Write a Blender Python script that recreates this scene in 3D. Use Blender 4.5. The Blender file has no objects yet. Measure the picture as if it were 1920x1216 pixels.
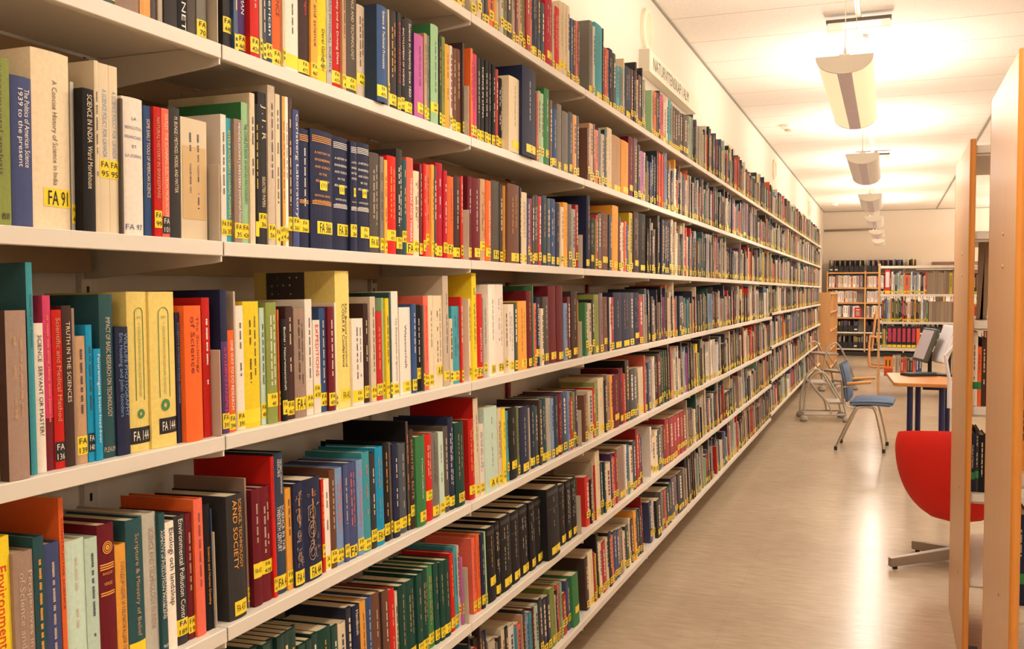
import bpy, bmesh, math, random
import numpy as np
from mathutils import Matrix, Vector

# ------------------------------------------------------------------ camera, light, exposure
SC = bpy.context.scene
C = SC.collection
H0 = 1.36                      # eye height
FPX, YAW, PITCH, ROLL = 1795.6, 0.3737, 0.0348, 0.0005
_F = np.array([-math.sin(YAW)*math.cos(PITCH), math.cos(YAW)*math.cos(PITCH), -math.sin(PITCH)])
_R = np.array([math.cos(YAW), math.sin(YAW), 0.0])
_U = np.cross(_R, _F)
_R, _U = _R*math.cos(ROLL)+_U*math.sin(ROLL), -_R*math.sin(ROLL)+_U*math.cos(ROLL)
cam_data = bpy.data.cameras.new('camera')
cam = bpy.data.objects.new('camera', cam_data)
C.objects.link(cam)
cam.matrix_world = Matrix(((_R[0], _U[0], -_F[0], 0), (_R[1], _U[1], -_F[1], 0), (_R[2], _U[2], -_F[2], H0), (0, 0, 0, 1)))
cam_data.sensor_width = 36
cam_data.lens = FPX/1920*36
cam_data.clip_start = 0.05
SC.camera = cam
SC.view_settings.view_transform = 'Standard'
SC.view_settings.look = 'None'
SC.view_settings.gamma = 1
SC.view_settings.use_curve_mapping = False
SC.view_settings.exposure = 0.08
world = bpy.data.worlds.new('world')
SC.world = world
world.use_nodes = True
world.node_tree.nodes['Background'].inputs[0].default_value = (1.0, 0.88, 0.76, 1)
world.node_tree.nodes['Background'].inputs[1].default_value = 0.3
WARM = (1.0, 0.91, 0.80)
UP_POWER, DOWN_POWER = 25.0, 15.0
LAMP_X, LAMP_Z, LAMP_LEN = -0.17, H0+0.92, 1.38
LAMP_Y = [-3.87, -1.02, 1.83, 4.68, 7.53, 10.38, 13.23, 16.08, 18.93]

def area_light(name, loc, sx, sy, power, up=False, col=WARM):
    d = bpy.data.lights.new(name, 'AREA')
    d.shape = 'RECTANGLE'; d.size = sx; d.size_y = sy; d.energy = power; d.color = col
    o = bpy.data.objects.new(name, d)
    o.location = loc
    if up: o.rotation_euler = (math.pi, 0, 0)
    C.objects.link(o)
    return o
for ly in LAMP_Y:
    area_light('pendant_uplight', (LAMP_X, ly, LAMP_Z+0.015), 0.15, LAMP_LEN*0.93, UP_POWER, up=True)
    area_light('pendant_downlight', (LAMP_X, ly, LAMP_Z-0.075), 0.16, LAMP_LEN*0.93, DOWN_POWER)
for lx in (2.9, 5.6):          # unseen fill lights added over the room, stronger towards the far wall
    for ly in (-2.5, 1.5, 5.5, 9.5, 13.5, 17.5, 20.3):
        area_light('fill_light_up', (lx, ly, LAMP_Z+.012), 0.15, 1.3, UP_POWER*(1.0 if ly < 12 else 2.2), up=True)
        area_light('fill_light_down', (lx, ly, LAMP_Z-0.08), 0.16, 1.3, DOWN_POWER*(0.9 if ly < 12 else 1.6))

# ------------------------------------------------------------------ projection helpers
def proj(P):
    P = np.array(P, float) - np.array([0, 0, H0])
    d = P@_F
    return 960+FPX*(P@_R)/d, 608-FPX*(P@_U)/d
def ray(px, py):
    return _F + _R*((px-960)/FPX) + _U*((608-py)/FPX)
def on_floor(px, py, z=0.0):
    v = ray(px, py); t = (z-H0)/v[2]
    return Vector((v[0]*t, v[1]*t, z))
def at_y(px, py, y):
    v = ray(px, py); t = y/v[1]
    return Vector((v[0]*t, y, H0+v[2]*t))

# ------------------------------------------------------------------ materials
def lin(c):
    out = []
    for v in c[:3]:
        v /= 255.0
        out.append(v/12.92 if v <= 0.04045 else ((v+0.055)/1.055)**2.4)
    return tuple(out)+(1.0,)
MATS = {}
def mat(name, rgb, rough=0.6, metal=0.0, noise=0.0, nscale=40, bump=0.0, stretch=(1, 1, 1), var=0.0, spec=0.5, emit=None, es=0.0, coat=0.0, rgb2=None):
    if name in MATS: return MATS[name]
    m = bpy.data.materials.new(name); m.use_nodes = True
    nt = m.node_tree; b = nt.nodes['Principled BSDF']
    b.inputs['Roughness'].default_value = rough
    b.inputs['Metallic'].default_value = metal
    b.inputs['Specular IOR Level'].default_value = spec
    b.inputs['Coat Weight'].default_value = coat
    b.inputs['Coat Roughness'].default_value = 0.15
    base = lin(rgb)
    b.inputs['Base Color'].default_value = base
    tc = nt.nodes.new('ShaderNodeTexCoord'); mp = nt.nodes.new('ShaderNodeMapping')
    nt.links.new(tc.outputs['Object'], mp.inputs['Vector']); mp.inputs['Scale'].default_value = stretch
    if noise > 0 or bump > 0:
        n = nt.nodes.new('ShaderNodeTexNoise'); n.inputs['Scale'].default_value = nscale; n.inputs['Detail'].default_value = 4
        nt.links.new(mp.outputs[0], n.inputs['Vector'])
    if noise > 0 or var > 0:
        mix = nt.nodes.new('ShaderNodeMix'); mix.data_type = 'RGBA'
        lo = tuple(v*(1-noise) for v in base[:3])+(1,) ; hi = tuple(min(1, v*(1+noise)) for v in base[:3])+(1,)
        if rgb2: lo = lin(rgb2); hi = base
        mix.inputs[6].default_value = lo; mix.inputs[7].default_value = hi
        if noise > 0: nt.links.new(n.outputs['Fac'], mix.inputs[0])
        else: mix.inputs[0].default_value = 0.5
        out = mix.outputs[2]
        if var > 0:
            oi = nt.nodes.new('ShaderNodeObjectInfo'); hs = nt.nodes.new('ShaderNodeHueSaturation')
            mr = nt.nodes.new('ShaderNodeMapRange'); mr.inputs[3].default_value = 1-var; mr.inputs[4].default_value = 1+var
            nt.links.new(oi.outputs['Random'], mr.inputs[0]); nt.links.new(mr.outputs[0], hs.inputs['Value'])
            nt.links.new(out, hs.inputs['Color']); out = hs.outputs[0]
        nt.links.new(out, b.inputs['Base Color'])
    if bump > 0:
        bp = nt.nodes.new('ShaderNodeBump'); bp.inputs['Strength'].default_value = bump; bp.inputs['Distance'].default_value = 0.002
        nt.links.new(n.outputs['Fac'], bp.inputs['Height']); nt.links.new(bp.outputs[0], b.inputs['Normal'])
    if emit:
        b.inputs['Emission Color'].default_value = lin(emit); b.inputs['Emission Strength'].default_value = es
    MATS[name] = m
    return m
M_STEEL = mat('cream_enamelled_steel', (222, 212, 198), 0.42, noise=0.03, nscale=6)
M_RAIL = mat('tan_rear_rail', (176, 150, 118), 0.5)
M_RED = mat('red_painted_steel', (150, 30, 26), 0.5)
M_WALL = mat('painted_wall', (238, 227, 212), 0.85, noise=0.02, nscale=3)
M_CREAMPAGE = mat('page_paper', (226, 204, 166), 0.9, noise=0.12, nscale=9, stretch=(1, 40, 1))
M_TRIM = mat('grey_trim', (150, 148, 134), 0.6)
M_BEECH = mat('pale_beech_laminate', (224, 176, 128), 0.4, noise=0.16, nscale=5, stretch=(3, 14, 0.35), rgb2=(204, 152, 106))
M_BEECHFAR = mat('beech_veneer', (222, 170, 112), 0.45, noise=0.15, nscale=6, stretch=(6, 6, 0.6), rgb2=(205, 150, 96))
M_EDGE = mat('orange_beech_edge', (222, 146, 62), 0.4, noise=0.12, nscale=8, stretch=(8, 8, 0.4), rgb2=(206, 128, 50))
M_CHROME = mat('brushed_steel_tube', (200, 190, 175), 0.22, metal=0.9)
M_GREYTUBE = mat('grey_tube_enamel', (176, 166, 152), 0.4, metal=0.2)
M_BLACKP = mat('black_plastic', (26, 25, 28), 0.45)
M_STICK = mat('yellow_sticker', (244, 214, 40), 0.55, noise=0.05, nscale=60)
M_STICKK = mat('black_sticker', (24, 24, 28), 0.5)
M_STICKG = mat('green_sticker', (38, 130, 70), 0.55)
M_INK = mat('black_ink', (34, 30, 26), 0.7)
M_WHITEINK = mat('white_ink', (232, 226, 214), 0.7)

# ------------------------------------------------------------------ mesh helpers
class MB:
    def __init__(s): s.v = []; s.f = []
    def add(s, vs, fs):
        k = len(s.v); s.v += [tuple(p) for p in vs]; s.f += [tuple(i+k for i in f) for f in fs]; return s
    def box(s, x0, x1, y0, y1, z0, z1):
        return s.add([(x0, y0, z0), (x1, y0, z0), (x1, y1, z0), (x0, y1, z0), (x0, y0, z1), (x1, y0, z1), (x1, y1, z1), (x0, y1, z1)],
                     [(0, 3, 2, 1), (4, 5, 6, 7), (0, 1, 5, 4), (1, 2, 6, 5), (2, 3, 7, 6), (3, 0, 4, 7)])
    def obox(s, M, x0, x1, y0, y1, z0, z1):
        k = len(s.v); s.box(x0, x1, y0, y1, z0, z1)
        for i in range(k, len(s.v)): s.v[i] = tuple(M@Vector(s.v[i]))
        return s
    def prism(s, pts, z0, z1, M=None):
        n = len(pts); k = len(s.v)
        s.add([(x, y, z0) for x, y in pts]+[(x, y, z1) for x, y in pts],
              [tuple(range(n-1, -1, -1)), tuple(range(n, 2*n))]+[(i, (i+1) % n, n+(i+1) % n, n+i) for i in range(n)])
        if M is not None:
            for i in range(k, len(s.v)): s.v[i] = tuple(M@Vector(s.v[i]))
        return s
    def tube(s, pts, r, n=10, close=False):
        pts = [Vector(p) for p in pts]; m = len(pts); rings = []
        rr = r if isinstance(r, (list, tuple)) else [r]*m
        prev = None
        for i, p in enumerate(pts):
            if close: t = (pts[(i+1) % m]-pts[i-1])
            else: t = (pts[min(i+1, m-1)]-pts[max(i-1, 0)])
            t.normalize()
            if prev is None:
                a = Vector((0, 0, 1)) if abs(t.z) < 0.9 else Vector((1, 0, 0))
            else: a = prev
            u = (a-t*a.dot(t)).normalized(); w = t.cross(u); prev = u
            rings.append([p+(u*math.cos(2*math.pi*j/n)+w*math.sin(2*math.pi*j/n))*rr[i] for j in range(n)])
        k = len(s.v)
        for rg in rings: s.v += [tuple(q) for q in rg]
        L = m if close else m-1
        for i in range(L):
            a, b = k+i*n, k+((i+1) % m)*n
            for j in range(n): s.f.append((a+j, a+(j+1) % n, b+(j+1) % n, b+j))
        if not close:
            s.f.append(tuple(k+j for j in range(n-1, -1, -1))); s.f.append(tuple(k+(m-1)*n+j for j in range(n)))
        return s
    def lathe(s, prof, cx=0, cy=0, n=24):
        k = len(s.v)
        for r, z in prof:
            for j in range(n): s.v.append((cx+r*math.cos(2*math.pi*j/n), cy+r*math.sin(2*math.pi*j/n), z))
        for i in range(len(prof)-1):
            for j in range(n): s.f.append((k+i*n+j, k+i*n+(j+1) % n, k+(i+1)*n+(j+1) % n, k+(i+1)*n+j))
        s.f.append(tuple(k+j for j in range(n-1, -1, -1))); s.f.append(tuple(k+(len(prof)-1)*n+j for j in range(n)))
        return s
    def build(s, name, m, parent=None, smooth=False, bevel=0.0, seg=2):
        me = bpy.data.meshes.new(name); me.from_pydata(s.v, [], s.f); me.update()
        me.materials.append(m)
        o = bpy.data.objects.new(name, me); C.objects.link(o)
        if parent: o.parent = parent
        if smooth:
            for p in me.polygons: p.use_smooth = True
            if smooth == 'auto':
                try: me.set_sharp_from_angle(angle=math.radians(40))
                except Exception: pass
        if bevel > 0:
            b = o.modifiers.new('bevel', 'BEVEL'); b.width = bevel; b.segments = seg; b.limit_method = 'ANGLE'
        return o
def smooth_path(pts, n=6):
    """Catmull-Rom through the points."""
    P = [Vector(p) for p in pts]; out = []
    for i in range(len(P)-1):
        p0 = P[max(i-1, 0)]; p1 = P[i]; p2 = P[i+1]; p3 = P[min(i+2, len(P)-1)]
        for k in range(n):
            t = k/n
            out.append(0.5*((2*p1)+(-p0+p2)*t+(2*p0-5*p1+4*p2-p3)*t*t+(-p0+3*p1-3*p2+p3)*t**3))
    out.append(P[-1]); return out
def thing(name, label, cat, loc=(0, 0, 0), rz=0.0, group=None):
    o = bpy.data.objects.new(name, None); C.objects.link(o); o.empty_display_size = 0.05
    o.location = loc; o.rotation_euler = (0, 0, rz)
    o['label'] = label; o['category'] = cat
    if group: o['group'] = group
    return o
def tag(o, label, cat, group=None):
    o['label'] = label; o['category'] = cat
    if group: o['group'] = group
    return o
def struct(o): o['kind'] = 'structure'; return o

# ------------------------------------------------------------------ lettering
_TX = {}
def text_geo(s):
    if s in _TX: return _TX[s]
    cu = bpy.data.curves.new('lettering', 'FONT'); cu.body = s; cu.resolution_u = 2; cu.align_x = 'CENTER'
    ob = bpy.data.objects.new('lettering', cu)
    me = bpy.data.meshes.new_from_object(ob)
    vs = [(v.co.x, v.co.y) for v in me.vertices]; fs = [tuple(p.vertices) for p in me.polygons]
    bpy.data.objects.remove(ob); bpy.data.curves.remove(cu); bpy.data.meshes.remove(me)
    if not vs: vs, fs = [(0, 0), (1, 0), (1, 1)], [(0, 1, 2)]
    a = np.array(vs); lo = a.min(0); hi = a.max(0)
    a = (a-lo)/(hi-lo)
    _TX[s] = (a, fs, float((hi-lo)[0]/(hi-lo)[1]))
    return _TX[s]

# ------------------------------------------------------------------ room
XW, XR, Y0R, Y1R, ZC = -1.3105, 6.6, -7.0, 21.75, H0+1.7115
def room():
    fm = mat('polished_linoleum', (206, 180, 148), 0.2, spec=0.28)
    nt = fm.node_tree; b = nt.nodes['Principled BSDF']
    tc = nt.nodes.new('ShaderNodeTexCoord'); mp = nt.nodes.new('ShaderNodeMapping'); mp.inputs['Scale'].default_value = (1.5, 7.0, 1)
    nt.links.new(tc.outputs['Object'], mp.inputs['Vector'])
    n1 = nt.nodes.new('ShaderNodeTexNoise'); n1.inputs['Scale'].default_value = 5; n1.inputs['Detail'].default_value = 9; n1.inputs['Roughness'].default_value = 0.7
    nt.links.new(mp.outputs[0], n1.inputs['Vector'])
    n2 = nt.nodes.new('ShaderNodeTexNoise'); n2.inputs['Scale'].default_value = 1.1; n2.inputs['Detail'].default_value = 5
    nt.links.new(tc.outputs['Object'], n2.inputs['Vector'])
    cr = nt.nodes.new('ShaderNodeValToRGB'); cr.color_ramp.elements[0].position = 0.3; cr.color_ramp.elements[1].position = 0.72
    cr.color_ramp.elements[0].color = lin((176, 155, 130)); cr.color_ramp.elements[1].color = lin((200, 181, 156))
    nt.links.new(n1.outputs['Fac'], cr.inputs['Fac'])
    mx = nt.nodes.new('ShaderNodeMix'); mx.data_type = 'RGBA'; mx.blend_type = 'MULTIPLY'; mx.inputs[0].default_value = 1.0
    cr2 = nt.nodes.new('ShaderNodeValToRGB'); cr2.color_ramp.elements[0].position = 0.35; cr2.color_ramp.elements[1].position = 0.65
    cr2.color_ramp.elements[0].color = (0.86, 0.84, 0.82, 1); cr2.color_ramp.elements[1].color = (1, 1, 1, 1)
    nt.links.new(n2.outputs['Fac'], cr2.inputs['Fac'])
    nt.links.new(cr.outputs[0], mx.inputs[6]); nt.links.new(cr2.outputs[0], mx.inputs[7])
    # faint welded joints of the sheet floor, 0.6 m apart, and dark scuffs
    br = nt.nodes.new('ShaderNodeTexBrick'); br.offset = 0.0; br.inputs['Scale'].default_value = 1.0
    br.inputs['Brick Width'].default_value = 0.61; br.inputs['Row Height'].default_value = 0.61; br.inputs['Mortar Size'].default_value = 0.0025
    br.inputs['Color1'].default_value = (1, 1, 1, 1); br.inputs['Color2'].default_value = (0.985, 0.98, 0.975, 1); br.inputs['Mortar'].default_value = (0.93, 0.92, 0.91, 1)
    nt.links.new(tc.outputs['Object'], br.inputs['Vector'])
    m2 = nt.nodes.new('ShaderNodeMix'); m2.data_type = 'RGBA'; m2.blend_type = 'MULTIPLY'; m2.inputs[0].default_value = 1.0
    nt.links.new(mx.outputs[2], m2.inputs[6]); nt.links.new(br.outputs[0], m2.inputs[7])
    nt.links.new(m2.outputs[2], b.inputs['Base Color'])
    mr = nt.nodes.new('ShaderNodeMapRange'); mr.inputs[3].default_value = 0.13; mr.inputs[4].default_value = 0.3
    nt.links.new(n1.outputs['Fac'], mr.inputs[0]); nt.links.new(mr.outputs[0], b.inputs['Roughness'])
    bp = nt.nodes.new('ShaderNodeBump'); bp.inputs['Strength'].default_value = 0.05; bp.inputs['Distance'].default_value = 0.003
    nt.links.new(n2.outputs['Fac'], bp.inputs['Height']); nt.links.new(bp.outputs[0], b.inputs['Normal'])
    struct(MB().box(XW-0.1, XR, Y0R, Y1R, -0.1, 0).build('floor', fm))
    # ceiling of acoustic boards, joints across every 0.6 m
    cm = mat('acoustic_ceiling_board', (244, 232, 216), 0.95)
    nt = cm.node_tree; b = nt.nodes['Principled BSDF']
    tc = nt.nodes.new('ShaderNodeTexCoord')
    br = nt.nodes.new('ShaderNodeTexBrick'); br.offset = 0.0; br.inputs['Scale'].default_value = 1.0
    br.inputs['Brick Width'].default_value = 30.0; br.inputs['Row Height'].default_value = 0.615; br.inputs['Mortar Size'].default_value = 0.005
    br.inputs['Color1'].default_value = lin((246, 238, 228)); br.inputs['Color2'].default_value = lin((244, 235, 224)); br.inputs['Mortar'].default_value = lin((205, 186, 164))
    mpc = nt.nodes.new('ShaderNodeMapping'); mpc.inputs['Location'].default_value = (10, 0.1, 0); nt.links.new(tc.outputs['Object'], mpc.inputs['Vector'])
    nt.links.new(mpc.outputs[0], br.inputs['Vector'])
    n = nt.nodes.new('ShaderNodeTexNoise'); n.inputs['Scale'].default_value = 130; n.inputs['Detail'].default_value = 3
    nt.links.new(tc.outputs['Object'], n.inputs['Vector'])
    cr = nt.nodes.new('ShaderNodeValToRGB'); cr.color_ramp.elements[0].position = 0.35; cr.color_ramp.elements[1].position = 0.55
    cr.color_ramp.elements[0].color = (0.9, 0.88, 0.86, 1); cr.color_ramp.elements[1].color = (1, 1, 1, 1)
    nt.links.new(n.outputs['Fac'], cr.inputs['Fac'])
    mx = nt.nodes.new('ShaderNodeMix'); mx.data_type = 'RGBA'; mx.blend_type = 'MULTIPLY'; mx.inputs[0].default_value = 1.0
    nt.links.new(br.outputs[0], mx.inputs[6]); nt.links.new(cr.outputs[0], mx.inputs[7]); nt.links.new(mx.outputs[2], b.inputs['Base Color'])
    struct(MB().box(XW-0.1, XR, Y0R, Y1R, ZC, ZC+0.1).build('ceiling', cm))
    struct(MB().box(XW-0.1, XW, Y0R, Y1R, 0, ZC).build('wall_left', M_WALL))
    struct(MB().box(XW-0.1, XR, Y1R, Y1R+0.1, 0, ZC).build('wall_back', M_WALL))
    struct(MB().box(XR, XR+0.1, Y0R, Y1R, 0, ZC).build('wall_right', M_WALL))
    struct(MB().box(XW-0.1, XR, Y0R-0.1, Y0R, 0, ZC).build('wall_front', M_WALL))
    struct(MB().box(XW, XW+0.012, Y0R, Y1R, ZC-0.012, ZC).build('trim_1', M_TRIM))
    struct(MB().box(0.905, 0.93, Y0R, Y1R, ZC-0.006, ZC).build('trim_2', M_TRIM))
    struct(MB().box(XW, XR, Y1R-0.012, Y1R, ZC-0.012, ZC).build('trim_3', M_TRIM))
room()

# ------------------------------------------------------------------ the long wall of steel shelving
AX, YB, ZS8, SP = 1.0097, 1.2869, H0-1.1936, 0.3186
TILT = {2: 0, 3: 0, 4: 0, 5: 1.0, 6: 1.7, 7: 2.3, 8: 3.0}
def zrow(row, bay=0):
    z = ZS8+(8-row)*SP
    if bay >= 8 and row >= 5: z += 0.035
    return z
NBAY = 15
ORD = ['first', 'second', 'third', 'fourth', 'fifth', 'sixth', 'seventh', 'eighth', 'ninth', 'tenth', 'eleventh', 'twelfth', 'thirteenth', 'fourteenth', 'fifteenth', 'sixteenth', 'seventeenth']
def tiltM(row, bay, xoff=0.0):
    return Matrix.Translation((-AX-xoff, 0, zrow(row, bay)))@Matrix.Rotation(-math.radians(TILT[row]), 4, 'Y')
def shelving():
    for bay in range(-1, NBAY):
        y0, y1 = YB+bay, YB+bay+1
        t = thing('shelving_bay', '%s cream steel wall shelving bay counted from the near left end, seven shelves of books' % ORD[bay+1], 'shelving', (XW, y0, 0), 0, 'bays of the long steel wall shelving')
        inv = Matrix.Translation((-XW, -y0, 0))
        for row in range(2, 9):
            M = inv@tiltM(row, bay)
            D = -XW-AX
            mb = MB()
            mb.obox(M, -D+0.045, -0.001, y0+0.0015, y1-0.0015, -0.0025, 0.0)      # deck
            mb.obox(M, -0.0025, 0.0, y0+0.0015, y1-0.0015, -0.0235, 0.0)           # front lip
            mb.obox(M, -0.014, -0.0025, y0+0.0015, y1-0.0015, -0.0235, -0.0215)    # returned edge
            s = mb.build('shelf', M_STEEL, t, bevel=0.0012, seg=1)
            MB().obox(M, -D+0.012, -D+0.04, y0+0.02, y1-0.02, -0.05, -0.006).build('rear_rail', M_RAIL, s)
            b = MB()
            # bracket arm under the right-hand end of the shelf, tapering to the wall
            pts = [(-0.002, -0.0035), (-0.002, -0.033), (-0.02, -0.036), (-D+0.03, -0.06), (-D+0.012, -0.06), (-D+0.012, -0.0035)]
            R = M@Matrix(((1, 0, 0, 0), (0, 0, 1, y1-0.006), (0, 1, 0, 0), (0, 0, 0, 1)))
            b.prism(pts, 0, 0.0038, R)
            b.build('bracket', M_STEEL, s)
        u = MB().box(0.001, 0.011, 0.985, 1.015, 0.02 if bay < 20 else 0, zrow(2)+0.03)
        up = u.build('upright', M_RED if bay >= 1 else M_STEEL, t)
        sl = MB()
        z = 0.1
        while z < zrow(2):
            sl.box(0.0108, 0.0113, 0.997, 1.003, z, z+0.014); z += 0.033 if bay < 2 else 0.1
        sl.build('slots', M_BLACKP, up)
shelving()

# ------------------------------------------------------------------ book data, read off shelf by shelf
COL = {  # code: (rgb, colour word, dark?)
 'k': ((30, 28, 30), 'black', 1), 'K': ((62, 58, 58), 'charcoal', 1), 'g': ((128, 122, 114), 'grey', 0), 'G': ((92, 82, 74), 'brown-grey', 1),
 'L': ((186, 180, 166), 'light grey', 0), 'w': ((238, 224, 208), 'white', 0), 'c': ((226, 206, 172), 'cream', 0), 't': ((192, 152, 114), 'tan', 0),
 'b': ((122, 78, 58), 'brown', 1), 'B': ((76, 50, 44), 'dark brown', 1), 'n': ((42, 48, 80), 'navy', 1), 'N': ((54, 70, 92), 'slate blue', 1),
 'u': ((58, 88, 136), 'blue', 1), 'U': ((120, 150, 188), 'pale blue', 0), 'y': ((240, 208, 44), 'yellow', 0), 'Y': ((240, 214, 122), 'pale yellow', 0),
 'o': ((238, 104, 44), 'orange-red', 0), 'O': ((238, 164, 66), 'orange', 0), 'r': ((218, 36, 28), 'red', 1), 'R': ((122, 28, 40), 'maroon', 1),
 'C': ((194, 24, 48), 'crimson', 1), 's': ((232, 106, 84), 'salmon', 0), 'p': ((92, 56, 116), 'purple', 1), 'P': ((188, 96, 156), 'mauve-pink', 0),
 'e': ((30, 76, 64), 'dark green', 1), 'E': ((66, 132, 78), 'green', 1), 'l': ((158, 196, 150), 'light green', 0), 'v': ((136, 146, 72), 'olive green', 0),
 'q': ((70, 160, 172), 'teal', 0), 'Q': ((48, 88, 92), 'dark teal', 1), 'z': ((26, 148, 192), 'bright blue', 0), 'm': ((154, 118, 126), 'dusty mauve', 0),
 'T': ((160, 132, 116), 'taupe', 0), 'V': ((74, 84, 130), 'violet-blue', 1), 'S': ((188, 208, 190), 'pale green', 0), 'I': ((216, 70, 110), 'pink', 0),
 'F': ((86, 92, 100), 'dark grey', 1), 'W': ((204, 184, 160), 'beige', 0)}
# entry: (right edge px, top px, colour[, options])   options: t title, tc title colour, st sticker text (None = no sticker), sk black sticker,
# sz sticker height above the foot, p how far it stands forward, pb paperback, h horizontal title lines, x left edge px
def D(**k): return k
ROWS = []
def add(row, bay, x0, top, items): ROWS.append((row, bay, x0, top, items))
NA = 0
# --- second shelf from the top, bay at the left edge and first full bay
add(3, -1, 192, 0, [(216, -95, 'e'), (264, -110, 'T', D(st=None)), (284, -70, 'O', D(st=None)), (295, -70, 'B', D(st=None)), (306, -70, 'W', D(st=None)),
  (335, -60, 'K', D(st=None, p=.004)), (353, -55, 'k', D(t='THE PLANET', tc='w', st=None, tr=(.02, .6))), (369, -45, 'G', D(st=None)), (389, -40, 'g', D(st='FA\n70'))])
add(3, 0, 420, 0, [(435, -55, 'K'), (447.5, -50, 'u', D(t='Religious Belief', tc='w', tr=(.22, .8))), (462, -45, 'p', D(t='DU GOODMAN', tc='w', tr=(.3, .7))), (487.5, -60, 'r', D(p=.008)),
  (493, -20, 'c', D(pb=1)), (500, -20, 'K', D(pb=1)), (512, -30, 'N', D(t='Bank of American', tc='w', tr=(.22, .98))), (529, -55, 'o', D(t='AND CONFIDENCE', tc='k', tr=(.4, .95))), (536, -20, 'c', D(pb=1)), (562, -55, 'w', D(st='')),
  (582.5, -40, 'B', D(t='Mark Pendragon', tc='r', tr=(.55, .95))), (597.5, -30, 'O', D(t='SOCIETY and science', tc='k', tr=(.3, .98))), (614, -35, 'y', D(t='Derel Gallander', tc='k', tr=(.12, .5))),
  (624, -30, 'L', D(t='MODERN PHYSICAL SCIENCE', tc='V', tr=(.12, .82), st=None)), (640, -25, 'r', D(t='Society and its Driving Data', tc='w', tr=(.25, .95))), (650, -20, 't'), (671, -12, 'G', D(t='SCIENCE AND TECHNOLOGY')), (686, 11, 'W'),
  (728, 12, 'u', D(sc='N', p=.028, t='Science & Technical Processes', tc='w', tr=(.35, .95))), (731, 18, 'c', D(pb=1, p=.004)), (746, 21, 'K'), (753, 24, 'K', D(tc='r', t='ENGINEERING')), (760, 35, 'k', D(t='ENCYCLOPEDIA OF SCIENCE', tc='w')), (775, 36, 'K', D(t='Science in America Since 1820', tc='w', tr=(.2, .95))),
  (796, 66, 'P', D(p=.008, sc='p')), (801, 63, 't', D(pb=1)), (806, 67, 'g'), (824, 48, 'l', D(p=.006, sc='E')), (828, 66, 'k', D(pb=1)), (835.5, 70, 'v'), (844, 84, 'O', D(st=None)), (849, 86, 'w', D(pb=1)), (856, 91, 'b'), (865, 93, 'b'), (875, 80, 'B')])
add(3, 1, 883, 0, [(887, 91, 'o', D(pb=1)), (895.5, 102, 'I'), (901, 108, 'K'), (909, 110, 'k', D(t='SCIENCE IN CHINA', tc='w')), (915.5, 113, 'k'), (922, 117, 'k'), (930, 122, 'k'), (935, 130, 'r', D(pb=1)), (942.5, 147, 'k'),
  (975, 146, 'c', D(p=.02, st='')), (1006, 129, 'n', D(p=.03, tc='w')), (1009, 175, 'o'), (1014, 171, 'c'), (1020, 176, 'l'), (1031, 167, 'E', D(tc='w')), (1036, 188, 'b'), (1045, 205, 'u'), (1054, 196, 'g'), (1066, 210, 'g'), (1075, 211, 'F', D(tc='w')),
  (1082, 216, 'O'), (1089, 218, 'K'), (1095, 219, 'o'), (1100, 223, 'm')])
add(3, 2, 1102, 0, [(1106, 240, 'b'), (1113, 232, 't'), (1116, 233, 'b'), (1122.5, 244, 'o'), (1127, 241, 'g'), (1134, 252, 'c'), (1139, 244, 'e'), (1148, 241, 'c'), (1164.5, 256, 't'), (1179, 265, 'O', D()), (1188, 258, 'R'), (1195.5, 260, 'R'), (1201, 272, 'k'), (1208, 284, 'P'), (1219, 286, 'c')])
add(2, 0, 850, 0, [(860, -40, 'W'), (868, -45, 'c'), (880, -38, 'c')])
add(2, 1, 883, 0, [(893, -52, 'c', D()), (904, -48, 'W'), (908, -40, 'g'), (917, -45, 'k'), (926, -40, 'o'), (932, -38, 'O'), (935, -30, 'c'), (945, -30, 'L'), (951, -28, 'v'), (959, -25, 'K'), (966, -22, 'W'), (973, -22, 'R'), (980, -18, 't'), (985, -14, 'v'), (994, -28, 'r', D()), (998, -20, 's'),
  (1008, -15, 'N'), (1014, -6, 'N'), (1022, 6, 'N'), (1036, -6, 'C', D()), (1040, 8, 'c'), (1050, 14, 'r'), (1057, 4, 'c'), (1064, 8, 'c'), (1069, 12, 'c'), (1074, 35, 'u'), (1079, 38, 'k'), (1084, 40, 's'), (1088, 45, 'b'), (1093, 50, 'l'), (1098, 40, 'L'), (1103, 48, 'k')])
add(2, 2, 1106, 0, [(1112, 40, 'g'), (1116, 50, 'w'), (1130, 47, 'q'), (1132, 47, 'k'), (1137, 90, 'r'), (1142, 93, 'o'), (1149.5, 93, 'n'), (1155, 101, 'k'), (1162, 125, 'q'), (1168, 127, 'q'), (1171, 110, 'c'), (1183, 126, 'N'), (1188, 131, 'R'), (1191.5, 133, 'n'), (1194, 117, 'k'), (1197, 150, 'c'), (1203, 142, 'R'), (1205, 128, 'k'), (1208, 155, 'l'), (1217, 150, 'L')])
add(2, 3, 1222, 0, [(1225, 170, 'l'), (1231, 172, 'o'), (1235, 174, 'b'), (1238, 171, 'k'), (1244.5, 178, 'I'), (1249, 192, 'c'), (1253, 186, 'w'), (1259, 188, 'q'), (1261, 195, 'c'), (1266, 200, 'B'), (1270, 204, 'B'), (1275, 208, 'B'), (1280, 213, 'B'), (1290, 217, 'B'), (1295, 232, 'c')])
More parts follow.
